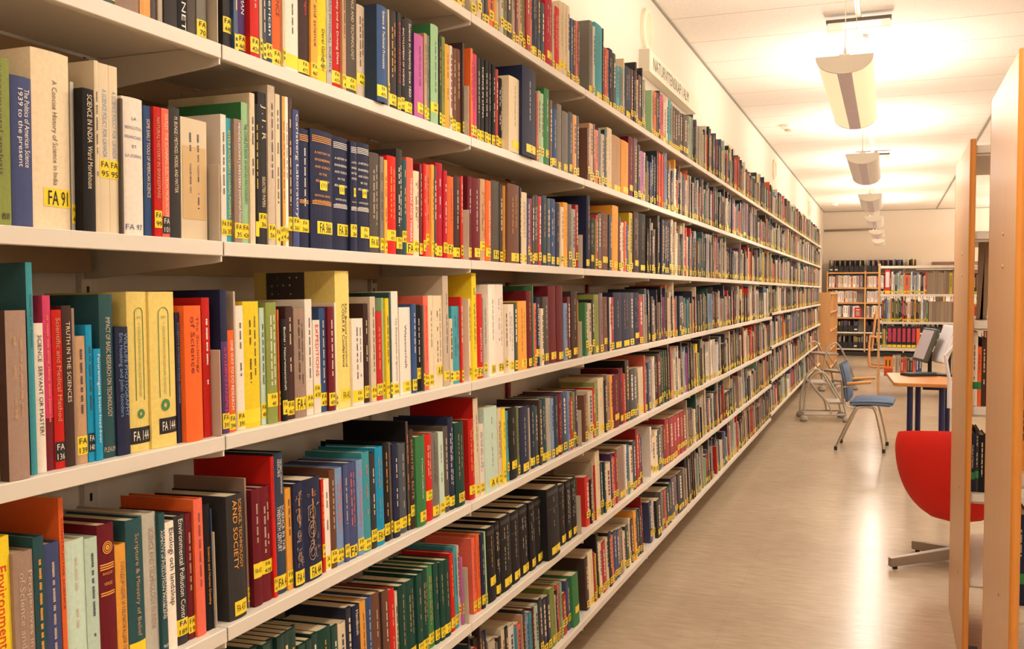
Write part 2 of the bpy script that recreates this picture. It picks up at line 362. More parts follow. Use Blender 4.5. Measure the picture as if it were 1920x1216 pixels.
# --- third shelf (eye level)
add(4, -1, -26, 0, [(26, 105, 'v', D(t='environmental analysis', tc='B', tr=(.3, 1.0), st=None, foot='FA 88')), (65.5, 144, 'V', D(t='The Politics of American Science\n1939 to the present', tc='w', tr=(.4, .92), st=None)), (136, 97, 'c', D(t='A Concise History of Science in India', tc='G', tr=(.25, .84), st='FA 91', ty=.72)),
  (142.5, 154, 'L', D(pb=1, p=-.004)), (181, 167, 'k', D(t='SCIENCE IN INDIA  Ward Morehouse', tc='c', tr=(.3, .96), st=None, p=.012)), (189, 114, 'c', D(pb=1, st=None)), (207.5, 120, 'c', D(pb=1, t='A SCIENCE POLICY FOR CANADA', tc='U', tr=(.45, .85), st='FA\n95', sz=.078)), (224, 125, 'c', D(pb=1, t='A SCIENCE POLICY FOR CANADA', tc='U', tr=(.45, .85), st='FA\n95', sz=.078)),
  (234, 185, 'G', D(st=None, tc='c')), (272.5, 184, 'w', D(h=['LA', 'REVOLUTION', 'FRANCAISE', 'ET', 'LA SCIENCE'], tc='V', st=None, foot='FA 97')), (287, 199, 'u', D(t='SOME EARLY TOOLS OF AMERICAN SCIENCE', tc='c', tr=(.3, .9), st=None)),
  (305.5, 201, 'r', D(t='NATURAL HISTORY IN SHAKESPEARE', tc='t', tr=(.3, .92), st='FA\n99')), (320, 204, 's', D(t='OATLEY  THE SCANNING ELECTRON MICROSCOPE', tc='c', tr=(.16, .96), st='FA\n101', sk=1)), (341, 202, 'K', D(t='M. BUNGE / METHOD, MODEL AND MATTER', tc='c', tr=(.35, .93), st=None)),
  (389.5, 224, 'c', D(pb=1, st=None, panel=1))])
add(4, 0, 416, 0, [(426, 215, 'w', D(st='FA\n356', pb=1)), (436, 222, 'q', D(t='RITES & MODERN CAUSAL POWERS', tc='y', tr=(.2, .9), st='FA\n35')), (455.6, 224, 'T', D(t='MENDELSSOHN | WESTERN DOMINATION', tc='w', tr=(.16, .97), st='FA\n35')), (468, 193, 'l', D(sc='E', t='THE COMPLETE BOOK OF NATURE PHOTOGRAPHY', tc='e', tr=(.28, .85))),
  (480.6, 175, 'c', D(st=None, p=.004)), (487, 195, 'k', D(st='', tc='y')), (502.6, 174, 'K', D(t='SELECTED PAPERS', tc='c', tr=(.25, .45), t2='J . I . R', ts=1.5, t2r=(.66, .92), st='FA\n36')), (518.6, 161, 'W', D(st='FA\n361')), (527, 177, 'c', D(pb=1)), (531, 180, 'K', D(pb=1)), (536.5, 181, 'O', D(pb=1)), (542, 182, 'w', D(pb=1)), (549.5, 183, 'B', D(pb=1)),
  (563, 206, 'V', D(t='Carlsberg Laboratory', tc='w', tr=(.22, .97), ts=1.25, st='FA\n365', sz=.03)), (582, 242, 'n', D(bands='y', st='FA\n366', sz=.03)), (626, 246, 'n', D(bands='y', p=.002, h=['A HISTORY OF', 'ENGINEERING', 'AND SCIENCE', 'IN THE', 'BELL SYSTEM'], st='FA 366', tag2='(1)', tc='O', sz=.03)),
  (655, 258, 'n', D(bands='w', h=['A HISTORY OF', 'ENGINEERING', 'AND SCIENCE', 'IN THE', 'BELL SYSTEM'], st='FA 36', tag2='(2)', tc='w', sz=.03)), (671, 266, 'n', D(bands='w', h=['A HISTORY', 'ENGINEERING', 'IN THE', 'SYSTEM'], st='FA\n36', tag2='(3)', tc='w', sz=.03)), (695, 269, 'n', D(bands='w', h=['A HISTORY OF', 'ENGINEERING', 'AND SCIENCE', 'IN THE', 'BELL SYSTEM'], st='FA\n366', tag2='(4)', tc='w', sz=.03)),
  (713, 287, 'G', D(st='FA 367')), (720, 294, 'g', D(pb=1)), (727, 300, 'O', D(pb=1)), (745, 293, 'r', D(p=.004)), (756, 280, 'K', D(st='FA\n37', tc='w')), (764, 300, 'Q'), (777, 296, 's', D(t='THINKERS AND TINKERS', tc='w', tr=(.15, .8), st='FA')), (787.5, 321, 'c'), (793, 308, 'R', D(pb=1)), (800, 307, 'r'), (806, 309, 's'),
  (815, 309, 'O', D(p=.003)), (819, 312, 'K', D(pb=1)), (831.5, 306, 'C', D(tc='w')), (839.6, 320, 'C', D(tc='w')), (852, 331, 'o', D(st='FA')), (864.6, 331, 'B', D(tc='w')), (869.5, 330, 'r')])
add(4, 1, 878, 0, [(885.5, 331, 'R', D(tc='w', st='A\n5')), (902, 335, 'R', D(tc='w', st='FA\n40')), (911, 336, 't'), (922, 339, 'o', D(t='RELIGION IN AMERICA', tc='w', tr=(.2, .75))), (937.5, 339, 'G', D(st='FA', tc=None)), (943, 346, 'K'), (947.5, 348, 'O'), (975, 346, 'b', D(p=.012, tc='O')), (978, 352, 'k', D(tc='w')), (989.5, 361, 'c'), (993.5, 372, 'V'), (997.5, 372, 'I'), (1002, 368, 'K'),
  (1010, 366, 'G'), (1015.5, 368, 'r'), (1026, 367, 'N'), (1032, 372, 'Q'), (1042, 373, 'u', D(tc='w')), (1050.5, 381, 'n'), (1057.5, 388, 'c'), (1065.5, 380, 'O'), (1072.5, 383, 'g'), (1079.5, 392, 'L'), (1087.5, 384, 'r'), (1092.5, 385, 'o'), (1098, 395, 'g')])
add(4, 2, 1101, 0, [(1107, 367, 'n'), (1115.5, 408, 'k'), (1118, 410, 'v'), (1121, 403, 'r'), (1127.5, 400, 'G'), (1141, 400, 'b'), (1148.5, 403, 'N'), (1160, 386, 'O', D()), (1165, 407, 'R'), (1170, 417, 'c'), (1175, 415, 's'), (1180, 422, 'u'), (1186.5, 399, 'y'), (1198.5, 398, 'B'), (1212.5, 401, 'k'), (1218, 418, 'e')])
# --- fourth shelf
add(5, -1, -14, 0, [(2, 700, 'y', D(pb=1, st=None)), (60, 582, 'T', D(sc='B', p=.016, st=None, tc='t')), (72, 492, 'q', D(sc='Q', t='Designing our Futures', tc='n', tr=(.6, .85), st=None)), (89.5, 606, 'w', D(t='SCIENCE  SERVANT OR MASTER?', tc='k', tr=(.25, .92), st=None)), (104, 554, 'I', D(lower='R', st=None, tc='s')), (124.5, 581, 'r', D(t='Scientific and Medical Method', tc='t', tr=(.3, .95), st='FA\n136', sk=1)),
  (142.5, 573, 'B', D(t='TRUTH IN THE SCIENCES', tc='c', tr=(.4, .9), st=None)), (147.5, 578, 'T', D(pb=1, st=None)), (167, 630, 't', D(st='FA\n139')), (179.5, 609, 'z', D(sk=1, st='FA\n140', c2=1)), (195, 654, 'z', D(t='Forureningens hvem-hvad-hvor', tc='w', tr=(.15, .95), ts=1.2, st=None)), (220, 552, 'Q', D(t='IMPACT OF BASIC RESEARCH ON TECHNOLOGY', tc='W', tr=(.25, .86), st=None, foot='PLENUM')), (247.5, 613, 'n', D(t='WILDLIFE PHOTOGRAPHY\nEric Hosking and John Gooders', tc='U', tr=(.3, .95), st=None)),
  (285, 547, 'Y', D(frame=1, sk=1, st='FA 144', sz=.012, t='')), (335, 547, 'Y', D(frame=1, sk=1, st='FA 144', sz=.02, p=.003, t='')), (342.5, 586, 'n', D(t='DOZENTS INTEGRITETENS GRENSER', tc='U', tr=(.3, .92), st=None)), (385, 573, 'o', D(t='The Sociology\nof Science', tc='R', tr=(.5, .92), st=None, p=.01)), (411, 558, 'r', D(st=None))])
add(5, 0, 419.5, 0, [(432, 543, 'n', D(lower='p', t='G.W.LEIBNIZ-FAKSIMILES', tc='I', tr=(.13, .6), st='FA\n393', sz=.008)), (443.5, 619, 'o', D(t='ONE WAY TO DO RESEARCH', tc='w', tr=(.22, .9), st='FA\n394', sz=.004)), (447, 546, 'W', D(st=None, p=-.004)), (461.7, 573, 'w', D(st='FA\n395', sz=.004)), (492, 565, 'y', D(st='')), (500.7, 577, 'S', D(st='FA\n40')), (524.4, 567, 'v', D(st='FA\n40', tc='w')), (527, 580, 'o', D(pb=1)), (541, 598, 'k', D(t='Buchal - Naturwissenschaft', tc='w', tr=(.3, .92), p=.004)), (554, 574, 'B', D(tc='c')), (577, 577, 'T', D(st='FA 4')), (590, 561, 'w', D(st='FA\n416')),
  (603, 600, 'w', D(t='EXPEDITIONS', tc='r', tr=(.4, .95), pb=1)), (615, 577, 'u'), (631, 575, 'R', D(tc='w')), (634.5, 567, 'c', D(pb=1)), (661, 508, 'Y', D(t='Fifth Biennial International\nCODATA Conference', tc='k', tr=(.3, .76), st='FA 412', pic=1)), (685.5, 597, 'w', D(st='FA\n414', p=.006)), (694, 569, 'B'), (708, 556, 'W', D(st='FA\n416', p=.002)), (719, 584, 'r', D(pb=1)), (722, 558, 'l', D(pb=1)), (733, 559, 'y'), (737, 548, 'Q'),
  (751, 546, 'w', D(t='The Encyclopedia of Ignorance', tc='G', tr=(.15, .75))), (771.6, 576, 'w', D(t='Wissenschaft', tc='u', tr=(.3, .8), pb=1)), (784, 570, 'u', D(tc='w')), (791, 571, 'k'), (797.6, 572, 'G'), (806.6, 555, 's', D(tc='r')), (815.5, 554, 'c'), (833, 554, 'c', D(st='A 43')), (845, 517, 'W', D()), (851, 597, 'c', D(pb=1)), (864.4, 574, 'q'), (877, 556, 'r', D(st='FA 4'))])
add(5, 1, 881, 0, [(884, 560, 'c'), (897, 512, 'y', D(p=.004)), (908, 551, 'r', D(t='SCIENTIFIC MAN', tc='w', tr=(.2, .6), st='FA')), (914.5, 558, 'L', D(pb=1)), (932, 533, 'w', D(st='FA 5', p=.006)), (947, 533, 'w', D(st='FA')), (953.6, 570, 'c', D()), (965, 570, 'w', D(pb=1)), (972, 567, 'e'), (990, 564, 'O', D(p=.004)), (1000, 545, 'R', D()), (1002, 535, 'E'), (1007.5, 568, 's', D(pb=1)), (1014, 557, 'n', D(t='SCIENTIFIC', tc='w')), (1021, 578, 'c'), (1031, 556, 'G'), (1045, 536, 'R', D(tc='k')), (1058, 536, 'R', D(tc='k')),
  (1066, 568, 'U'), (1071, 556, 'R'), (1085, 546, 'B', D(tc='c')), (1092, 562, 'O')])
add(5, 2, 1099, 0, [(1104, 567, 'E', D()), (1111, 568, 'c'), (1115.5, 561, 'k'), (1125, 552, 'v'), (1132, 549, 'm'), (1141, 556, 'b'), (1144, 557, 'u'), (1148, 557, 'w'), (1152, 557, 'r'), (1167, 548, 'n'), (1182, 548, 'n'), (1189.5, 548, 'n'), (1200, 548, 'n'), (1206, 556, 'C'), (1211, 551, 'L'), (1219, 551, 'n')])
# --- fifth shelf
add(6, -1, -14, 1185, [(26, 1008, 'y', D(t='Environmental Science', tc='r', tr=(.1, .85), ts=1.3, st=None)), (69, 1034, 'T', D(t='Perspectives in the History\nof Science and Technology', tc='W', tr=(.05, .88), ts=1.2, st=None)), (89.5, 1006, 'Q', D(tc='O', st=None)), (118.5, 1018, 'V', D(tc='W', st=None)), (127.5, 933, 'o', D(tc='R', t='CONSTRUCTIVE SCIENCE', st=None)), (166, 1012, 'S', D(st=None, plant=1, tc='W')), (190, 1008, 'S', D(st=None, tc='N')),
  (222, 982, 'R', D(t='', st=None, emblem=1)), (242.5, 1020, 'O', D(t='ПЛОДОРОДИЕ И МЕЛИОРАЦИЯ ПОЧВ', tc='G', tr=(.1, .86), st=None)), (275.5, 973, 'Q', D(t='Scripture & Ministry of Belief', tc='t', tr=(.2, .9), st='')), (301, 962, 'L', D(t='SCIENCE AND TECHNOLOGY IN INDIA', tc='T', tr=(.2, .9), st=None)), (317, 962, 'Q', D(t='STATISTICAL and MATHEMATICAL\nASPECTS of POLLUTION PROBLEMS', tc='w', tr=(.25, .88), st=None, foot='PRATT')), (334, 978, 'w', D(t='Ekologi och landskap', tc='k', tr=(.35, .95), ts=1.6, st=None)),
  (355, 966, 'K', D(t='Environmental Pollution Control', tc='w', tr=(.15, .97), st='FA\n189')), (367.5, 962, 'R', D(tc='t', st='FA\n19')), (389, 935, 's', D(sc='o', tc='b', st=None)), (402, 945, 'k', D(t='Science and Human Destiny', tc='O', tr=(.2, .66), st=None)), (427, 953, 'u', D(t='A Centennial Model', tc='t', tr=(.3, .9), st='FA\n193', sk=1))])
add(6, 0, 434, 0, [(466, 927, 'K', D(t='SCIENCE, TECHNOLOGY\nAND SOCIETY', tc='O', tr=(.4, .96), ts=1.2, st='FA 437', p=.008)), (469.5, 896, 'T', D(pb=1, p=-.012)), (495, 917, 'R', D(st='FA 437', tc='W', sz=.05)), (514, 912, 'R', D(st='FA\n438', tc='W', sz=.05)), (522, 856, 'r', D(t='THE PULSE OF THE PLANET', tc='R', tr=(.55, .95), st='FA\n439', sz=.01)), (540, 848, 'N', D(t='SCIENCE IN THE\nTWENTIETH CENTURY', tc='w', tr=(.3, .62), t2='THE GREAT CONTEMPORARY\nISSUES', t2r=(.7, .95), ts=1.2, st='FA 4', sz=.008)), (552, 915, 'O', D(st='FA\n440', sz=.01)),
  (574, 905, 'n', D(orn=1, st='FA 4', sz=.004, p=.004)), (607, 896, 'n', D(orn=1, st='FA 44', sz=.004, p=.004)), (612, 898, 'r', D(pb=1)), (622, 898, 'w', D(pb=1, st='A\n4', sz=.004)), (634.5, 880, 'b', D(st='FA\n44')), (647.5, 877, 'U', D(tc='s')), (657.5, 871, 'V'), (673, 866, 'V', D(st='FA', sz=.004, tc='s')), (685, 862, 'U', D(tc='s')), (699, 847, 'q', D(tc='s', sz=.004)), (709, 849, 'K', D(tc='w', sz=.015)), (724, 838, 'z', D(tc='T', st='FA 4')), (734, 829, 'k'), (738, 829, 'G', D(pb=1)), (753, 831, 'n', D(tc='w')), (766, 831, 'F'), (771, 790, 'G', D(sc='k', p=-.002)),
  (780, 805, 'B', D(t='SCIENTIFIC ELITE', tc='t', tr=(.3, .9), ts=1.2)), (802.5, 817, 'E', D(t='A Treasury Of Scientific Prose', tc='w', tr=(.3, .75), p=.008)), (814, 814, 'r', D(sz=.05)), (826, 810, 'g'), (835, 810, 'S', D(pb=1, sz=.004)), (845, 799, 'G', D()), (855, 782, 'n', D()), (881, 791, 'e', D(st='FA 4', sz=.01, p=.006, tc='t'))])
add(6, 1, 883, 0, [(893, 785, 'r', D(p=.002)), (902, 746, 'c', D(sc='r')), (909.5, 795, 'w', D(pb=1)), (937, 763, 'S', D(p=.008, st='A 4')), (944, 765, 'c', D()), (952, 766, 'y'), (956, 770, 'q'), (972, 763, 'k', D(p=.004)), (976, 763, 'v'), (994, 762, 'n', D(p=.002)), (996, 764, 'c'), (1005.5, 760, 'n'), (1011, 761, 'Q'), (1019, 749, 'B'), (1027.5, 748, 'Q'), (1035.5, 746, 'L'), (1041, 746, 'U'), (1049.5, 742, 'N'), (1057, 738, 'R'), (1064, 734, 'u'), (1071, 733, 'U'), (1076, 744, 'r'), (1081, 734, 'v'), (1090, 730, 'p')])
add(6, 2, 1098, 0, [(1103, 740, 'b'), (1114, 732, 'c', D()), (1118, 726, 'r'), (1124, 716, 'v'), (1135, 708, 'c'), (1140, 712, 'k'), (1145, 702, 'T'), (1151, 703, 'O'), (1163, 702, 'R'), (1171, 690, 'R'), (1175, 700, 'r'), (1182.5, 675, 'k'), (1190, 692, 'K'), (1195, 690, 'F'), (1199, 700, 'g'), (1211, 688, 'c'), (1217, 690, 'Q')])
# --- sixth shelf: edges read along the tops
add(7, 0, 561, 1, [(574, 1207, 'e', D(p=0)), (585, 1199, 'e'), (595, 1187, 'e'), (622, 1177, 'e'), (634, 1172, 'e'), (649, 1166, 'c', D(pb=1)), (659, 1138, 'n'), (675, 1134, 'n', D(t='Handbook', tc='w', tr=(.7, .95))), (686, 1127, 'O'), (697.5, 1120, 'u'), (713, 1111, 'b'), (717, 1110, 'B', D(pb=1)), (729.5, 1106, 'b', D(tc='w')), (740, 1104, 'r'), (745, 1108, 'c', D(pb=1)), (761.5, 1096, 'e', D(tc='t')), (778, 1087, 'e', D(tc='t')), (791, 1076, 'e', D(tc='t')), (801, 1067, 'e', D(tc='t')), (811, 1061, 'E', D(tc='t')), (822, 1055, 'e', D(tc='t')), (831.5, 1053, 'e', D(tc='t')), (843, 1048, 'e', D(tc='t')),
  (850, 1036, 'r', D(st='F\n45')), (856, 1024, 'q'), (860, 1022, 'w', D(pb=1)), (866.5, 1044, 'P', D(tc='w')), (876, 1010, 'q')])
add(7, 1, 884.5, 1, [(891, 1008, 's'), (899, 1001, 'o', D(tc='R')), (907.5, 1000, 'n'), (910, 996, 'l', D(pb=1)), (928, 987, 'k', D(bands='t', st='F\n47')), (936.5, 977, 'k', D(bands='t', st='F\n47')), (957.5, 966, 'k', D(bands='t', st='F\n48')), (973, 958, 'k', D(bands='t', st='F\n48')), (989.5, 947, 'k', D(bands='t')), (1002.5, 940, 'k', D(bands='t')), (1015, 932, 'k', D(bands='t')),
  (1048, 912, 'k', D(p=.02, bands='t')), (1059.5, 907, 'k', D(bands='t')), (1070, 900, 'k', D(bands='t')), (1080, 895, 'k', D(bands='t')), (1084.5, 896, 'E'), (1092, 888, 'U')])
add(7, 2, 1097, 1, [(1105, 893, 'r', D()), (1110, 898, 'k'), (1112, 867, 'c'), (1116, 872, 'r'), (1124.5, 845, 'c', D()), (1130, 868, 'N'), (1135.5, 865, 'e'), (1145, 867, 'c'), (1148, 850, 'p'), (1153, 857, 's'), (1157.5, 848, 'C'), (1170, 838, 'T'), (1175, 834, 'w'), (1180, 834, 'z'), (1186, 836, 'c'), (1192, 826, 'N'), (1197, 803, 'r'), (1201, 815, 'C'), (1210, 820, 'V'), (1215, 812, 'c')])
add(7, 3, 1219, 1, [(1222, 800, 'w'), (1228, 818, 'c'), (1233, 807, 'c'), (1239, 806, 'Q'), (1243, 800, 'T'), (1247, 797, 'R'), (1254, 784, 'C', D(p=0)), (1262, 782, 'C'), (1268, 779, 'C'), (1274, 775, 'C'), (1280, 772, 'C'), (1286, 769, 'C'), (1294, 764, 'C')])
# --- seventh shelf
add(8, 1, 908, 1, [(914, 1203, 'k'), (929, 1199, 'c', D()), (934, 1204, 'g'), (940, 1194, 'B'), (946, 1178, 'c', D(pb=1)), (953, 1175, 'k'), (964.5, 1171, 'w', D(pb=1)), (969.5, 1174, 'q'), (977, 1168, 's'), (980, 1152, 't', D(pb=1)), (985, 1143, 'K'), (991, 1153, 'U'), (997.5, 1147, 'q'), (1001.5, 1139, 'R'), (1009, 1133, 'S'), (1016, 1122, 'K'), (1024, 1122, 'n'), (1031, 1117, 'n'), (1040, 1101, 'v', D()), (1042, 1115, 'c'), (1045, 1106, 'K'), (1048, 1095, 's'), (1053, 1091, 'l'), (1062, 1113, 'r', D(sz=.06)), (1067.5, 1087, 'V', D(sz=.06)), (1085, 1075, 'E', D(st='', p=.01, tc=None)), (1094, 1060, 'C', D())])
add(8, 2, 1096.5, 1, [(1102.5, 1045, 'B'), (1112, 1033, 'c'), (1115, 1035, 'r'), (1117.5, 1037, 'y'), (1121, 1000, 'k'), (1127.5, 1017, 'c'), (1135, 1016, 'r'), (1140, 1007, 'c'), (1146, 997, 'k'), (1149.5, 1003, 's'), (1155.5, 995, 'u'), (1160.5, 993, 'V'), (1167.5, 990, 'T'), (1172.5, 996, 'c'), (1178.5, 985, 'e'), (1181, 971, 'c'), (1187, 973, 'B'), (1193, 957, 'O'), (1197.5, 957, 'n'), (1201, 953, 'Q'), (1211, 931, 'r', D()), (1215, 947, 'k')])
add(8, 3, 1217, 1, [(1222, 940, 'V'), (1226, 935, 'L'), (1239, 936, 'k', D(p=.012)), (1244, 920, 'g'), (1249, 917, 's'), (1254, 914, 'N'), (1258, 905, 'e'), (1263, 895, 'V'), (1269, 892, 'm'), (1280, 885, 'k')])

# ------------------------------------------------------------------ book builder
rnd = random.Random(7)
SET0 = 0.018
def plane_pt(row, bay, p, y, h):
    return tiltM(row, bay)@Vector((-SET0+p, y, h))
def solve(fn, lo, hi, target, inc):
    for _ in range(44):
        mid = 0.5*(lo+hi)
        if (fn(mid) < target) == inc: lo = mid
        else: hi = mid
    return 0.5*(lo+hi)
def y_at(row, bay, p, px, h):   # shelf position of a pixel column at height h
    return solve(lambda y: proj(plane_pt(row, bay, p, y, h))[0], 0.45, 30, px, True)
def h_at(row, bay, p, y, py):
    return solve(lambda h: proj(plane_pt(row, bay, p, y, h))[1], -0.3, 0.6, py, False)
def y_row(row, bay, p, px, py):
    h = 0.1
    for _ in range(7):
        y = y_at(row, bay, p, px, h); h = h_at(row, bay, p, y, py)
    return y
BOOKS = []
for (row, bay, x0, mode, items) in ROWS:
    prev = None
    hl = rnd.uniform(.2, .25)
    lim0, lim1 = YB+bay+0.004, YB+bay+1-0.009
    for it in items:
        xr, yt, c = it[:3]; o = dict(it[3]) if len(it) > 3 else {}
        p = o.get('p', rnd.uniform(-.004, .003) if row >= 4 else rnd.uniform(-.003, .003))
        xl = prev if prev is not None else x0
        if mode == 0:
            ya, yb = y_at(row, bay, p, xl, 0), y_at(row, bay, p, xr, 0)
        else:
            yy = yt if mode == 1 else mode
            ya, yb = y_row(row, bay, p, xl, yy), y_row(row, bay, p, xr, yy)
        if BOOKS and BOOKS[-1]['row'] == row and BOOKS[-1]['bay'] == bay: ya = max(ya, BOOKS[-1]['y1']+.0003) if prev is not None else ya
        ya = max(ya, lim0) if bay >= 0 else ya
        yb = min(yb, lim1)
        if yb-ya < .003: yb = ya+.003
        if yt < 0: h = min(.285, max(.17, rnd.gauss(.228, .018)))
        else: h = h_at(row, bay, p, 0.5*(ya+yb), yt)
        h = max(.1, min(h, .288))
        px0 = proj(plane_pt(row, bay, p, ya, h*.5))[0]; px1 = proj(plane_pt(row, bay, p, yb, h*.5))[0]
        ta, tb = proj(plane_pt(row, bay, p, (ya+yb)/2, h))[1], proj(plane_pt(row, bay, p, (ya+yb)/2, 0))[1]
        vis = max(0, min(1920, px1)-max(0, px0))*max(0, min(1216, tb)-max(0, ta))
        BOOKS.append(dict(row=row, bay=bay, y0=ya, y1=yb-.0002, h=h, c=c, o=o, p=p, vis=vis))
        prev = xr
BOOKS = [b for b in BOOKS if b['y1'] < YB+b['bay']+1]
order = sorted(range(len(BOOKS)), key=lambda i: -BOOKS[i]['vis'])
for k, i in enumerate(order): BOOKS[i]['ind'] = k < 292
MC = {}
def tone(rgb):
    L = (.3*rgb[0]+.59*rgb[1]+.11*rgb[2])/255; k = .8+.2*min(1, L/.6)
    return tuple(v*k for v in rgb)
def cover_mat(c, paper):
    key = (c, paper)
    if key not in MC:
        rgb, nm, dk = COL[c]
        rgb = tone(rgb)
        MC[key] = mat(nm.replace(' ', '_')+('_paper_cover' if paper else '_cloth_cover'), rgb, 0.42 if paper else 0.6, spec=.3 if paper else .2, noise=0.05 if paper else 0.13, nscale=30 if paper else 160, bump=0.0 if paper else 0.12, var=0.12)
    return MC[key]
def ink(c): 
    rgb = COL[c][0] if c in COL else (20, 20, 20)
    if c == 'w': rgb = (240, 232, 220)
    return mat('lettering_'+COL[c][1].replace(' ', '_'), rgb, 0.5)
def profile(T, paper):
    """outline of the spine: list of (x, y) with x=0 at the front of the spine"""
    bulge = min(.0035, T*.09) if not paper else .0006
    n = 6
    out = []
    for i in range(n+1):
        s = -1+2*i/n
        out.append((-bulge*s*s, T/2+s*(T/2)))
    return out, bulge
def px_of(T, bulge, y): s = (y-T/2)/(T/2); return -bulge*s*s
def add_text(mb, s, x_fn, y0, y1, z0, z1, down=True, stretch=1.6, T=1):
    """lettering fitted into the box y0..y1 / z0..z1 on the spine"""
    a, fs, asp = text_geo(s)
    W, Hh = (z1-z0, y1-y0) if down else (y1-y0, z1-z0)
    w = min(W, Hh*asp*stretch); h = min(Hh, w/asp*1.9)
    if down:
        vs = [(0, (y0+y1)/2+(v-.5)*h, z1-(W-w)*.0-u*w) for u, v in a]
    else:
        vs = [(0, (y0+y1)/2+(u-.5)*w, (z0+z1)/2+(v-.5)*h) for u, v in a]
    vs = [(x_fn(y)+.0007, y, z) for _, y, z in vs]
    mb.add(vs, fs)
def add_dashes(mb, rr, x_fn, T, h, lines=1, z0=.25, z1=.88):
    """worn stamped title too small to read: a run of short strokes"""
    for ln in range(lines):
        yc = T/2+(ln-(lines-1)/2)*T*.3; hh = min(T*.14, .0021)
        z = h*rr.uniform(z1-.08, z1)
        end = h*rr.uniform(z0, z0+.2)
        while z > end:
            wl = rr.randint(3, 8)
            for _ in range(wl):
                L = rr.uniform(.0013, .0023)
                if z-L < end: break
                mb.add([(x_fn(y)+.0006, y, zz) for y, zz in ((yc-hh*rr.uniform(.6, 1), z), (yc+hh, z), (yc+hh*rr.uniform(.6, 1), z-L), (yc-hh, z-L))], [(0, 1, 2, 3)])
                z -= L+.0007
            z -= .004
            if rr.random() < .12: z -= .02
def make_book(b, root_name='book', Mx=None):
    T = b['y1']-b['y0']; h = b['h']; o = b['o']; paper = bool(o.get('pb')) or T < .009
    rr = random.Random(int(b['y0']*9973)+b['row']*31)
    dep = min(.262, max(.14, h*rr.uniform(.66, .74)))
    if o.get('p', 0) > .015: dep = max(dep, .2)
    M = tiltM(b['row'], b['bay'])
    root = bpy.data.objects.new(root_name, None); C.objects.link(root); root.empty_display_size = .02
    root.location = M@Vector((-SET0+b['p'], b['y0'], .0004)); root.rotation_euler = (0, -math.radians(TILT[b['row']]), 0)
    if Mx is not None: root.matrix_world = Mx
    pr, bulge = profile(T, paper)
    t = .0006 if paper else min(.0024, T*.16)
    xf = lambda y: px_of(T, bulge, y)
    outer = [(-dep, 0)]+[(x, y) for x, y in pr]+[(-dep, T)]
    inner = [(-dep, t)]+[(x-t*1.2-(bulge if 0 else 0), min(max(y, t), T-t)) for x, y in pr]+[(-dep, T-t)]
    n = len(outer); mb = MB()
    vs = [(x, y, 0) for x, y in outer]+[(x, y, h) for x, y in outer]+[(x, y, 0) for x, y in inner]+[(x, y, h) for x, y in inner]
    fs = []
    for i in range(n-1):
        fs += [(i, i+1, n+i+1, n+i), (3*n+i, 3*n+i+1, 2*n+i+1, 2*n+i), (n+i, n+i+1, 3*n+i+1, 3*n+i), (2*n+i, 2*n+i+1, i+1, i)]
    fs += [(0, n, 3*n, 2*n), (n-1, 3*n-1, 4*n-1, 2*n-1)]
    mb.add(vs, fs)
    cov = mb.build('cover', cover_mat(b['c'], paper), root)
    if o.get('sc'):  # second colour for the side boards; brown-grey over black paints light on the spine
        cov.data.materials.append(cover_mat(o['sc'], paper))
        for pl in cov.data.polygons:
            if abs(pl.normal.y) > .8: pl.material_index = 1
    lp = 0.0 if paper else .003
    MB().box(-dep+lp+.0005, -max(.006 if not paper else .002, bulge+t*1.5), t+.0002, T-t-.0002, lp+.0004, h-lp-.0003).build('page_block', M_CREAMPAGE, root)
    # sticker
    st = o.get('st', 'FA\n4')
    sz = o.get('sz', rr.choice([.006, .008, .01, .012, .014, .03]) if b['row'] < 7 else rr.choice([.008, .01, .012, .045]))
    sh = .026 if T < .03 else .024
    if st is not None:
        m = MB(); k = 6
        ya, yb = (.0, T) if T < .045 else (T*.25, T)
        ys = [ya+(yb-ya)*i/k for i in range(k+1)]
        m.add([(xf(y)+.0004, y, sz) for y in ys]+[(xf(y)+.0004, y, sz+sh) for y in ys], [(i, i+1, k+2+i, k+1+i) for i in range(k)])
        s = m.build('call_number_sticker', M_STICKK if o.get('sk') else M_STICKG if o.get('sg') else M_STICK, root)
        if st:
            m2 = MB(); lines = st.split('\n')
            for i, ln in enumerate(lines):
                z1 = sz+sh-(i*sh/len(lines))-.0028; z0 = sz+sh-((i+1)*sh/len(lines))+.0022
                if st == 'FA\n4' and i == 1: ln = '4'+str(rr.randint(10, 79)) if T > .016 else '4'
                add_text(m2, ln, lambda y: xf(y)+.0003, ya+(yb-ya)*.14, yb-(yb-ya)*.12, z0, z1, down=False, stretch=1.25)
            m2.build('handwritten_number', M_WHITEINK if o.get('sk') else M_INK, s)
    # title
    dk = COL[b['c']][2]
    tc = o.get('tc', rr.choice(['c', 'w', 'O', 'W']) if dk else rr.choice(['K', 'B', 'K', 'n']))
    m = MB(); ts = o.get('ts', 1.0)
    zlo = (sz+sh)/h+.03 if st is not None else .06
    if o.get('h'):
        L = o['h']; ztop = .86*h if not o.get('bands') else .82*h; step = .0135 if T > .03 else .011
        for i, s in enumerate(L): add_text(m, s, xf, T*.12, T*.9, ztop-i*step-.0045, ztop-i*step, down=False, stretch=1.3)
        m.build('spine_title', ink(tc), root); m = MB()
        m2s = ['', ''] if not o.get('bands') else ['NATIONAL SERVICE', 'IN WAR AND PEACE']
        for i, s in enumerate(m2s):
            if s: add_text(m, s, xf, T*.16, T*.86, h*.46-i*.01-.004, h*.46-i*.01, down=False, stretch=1.3)
    elif o.get('t'):
        L = o['t'].split('\n'); r0, r1 = o.get('tr', (.3, .9)); k = len(L)
        hh = min(T*.44*ts, .0105*ts) if k == 1 else min(T*.34, .0088*ts)
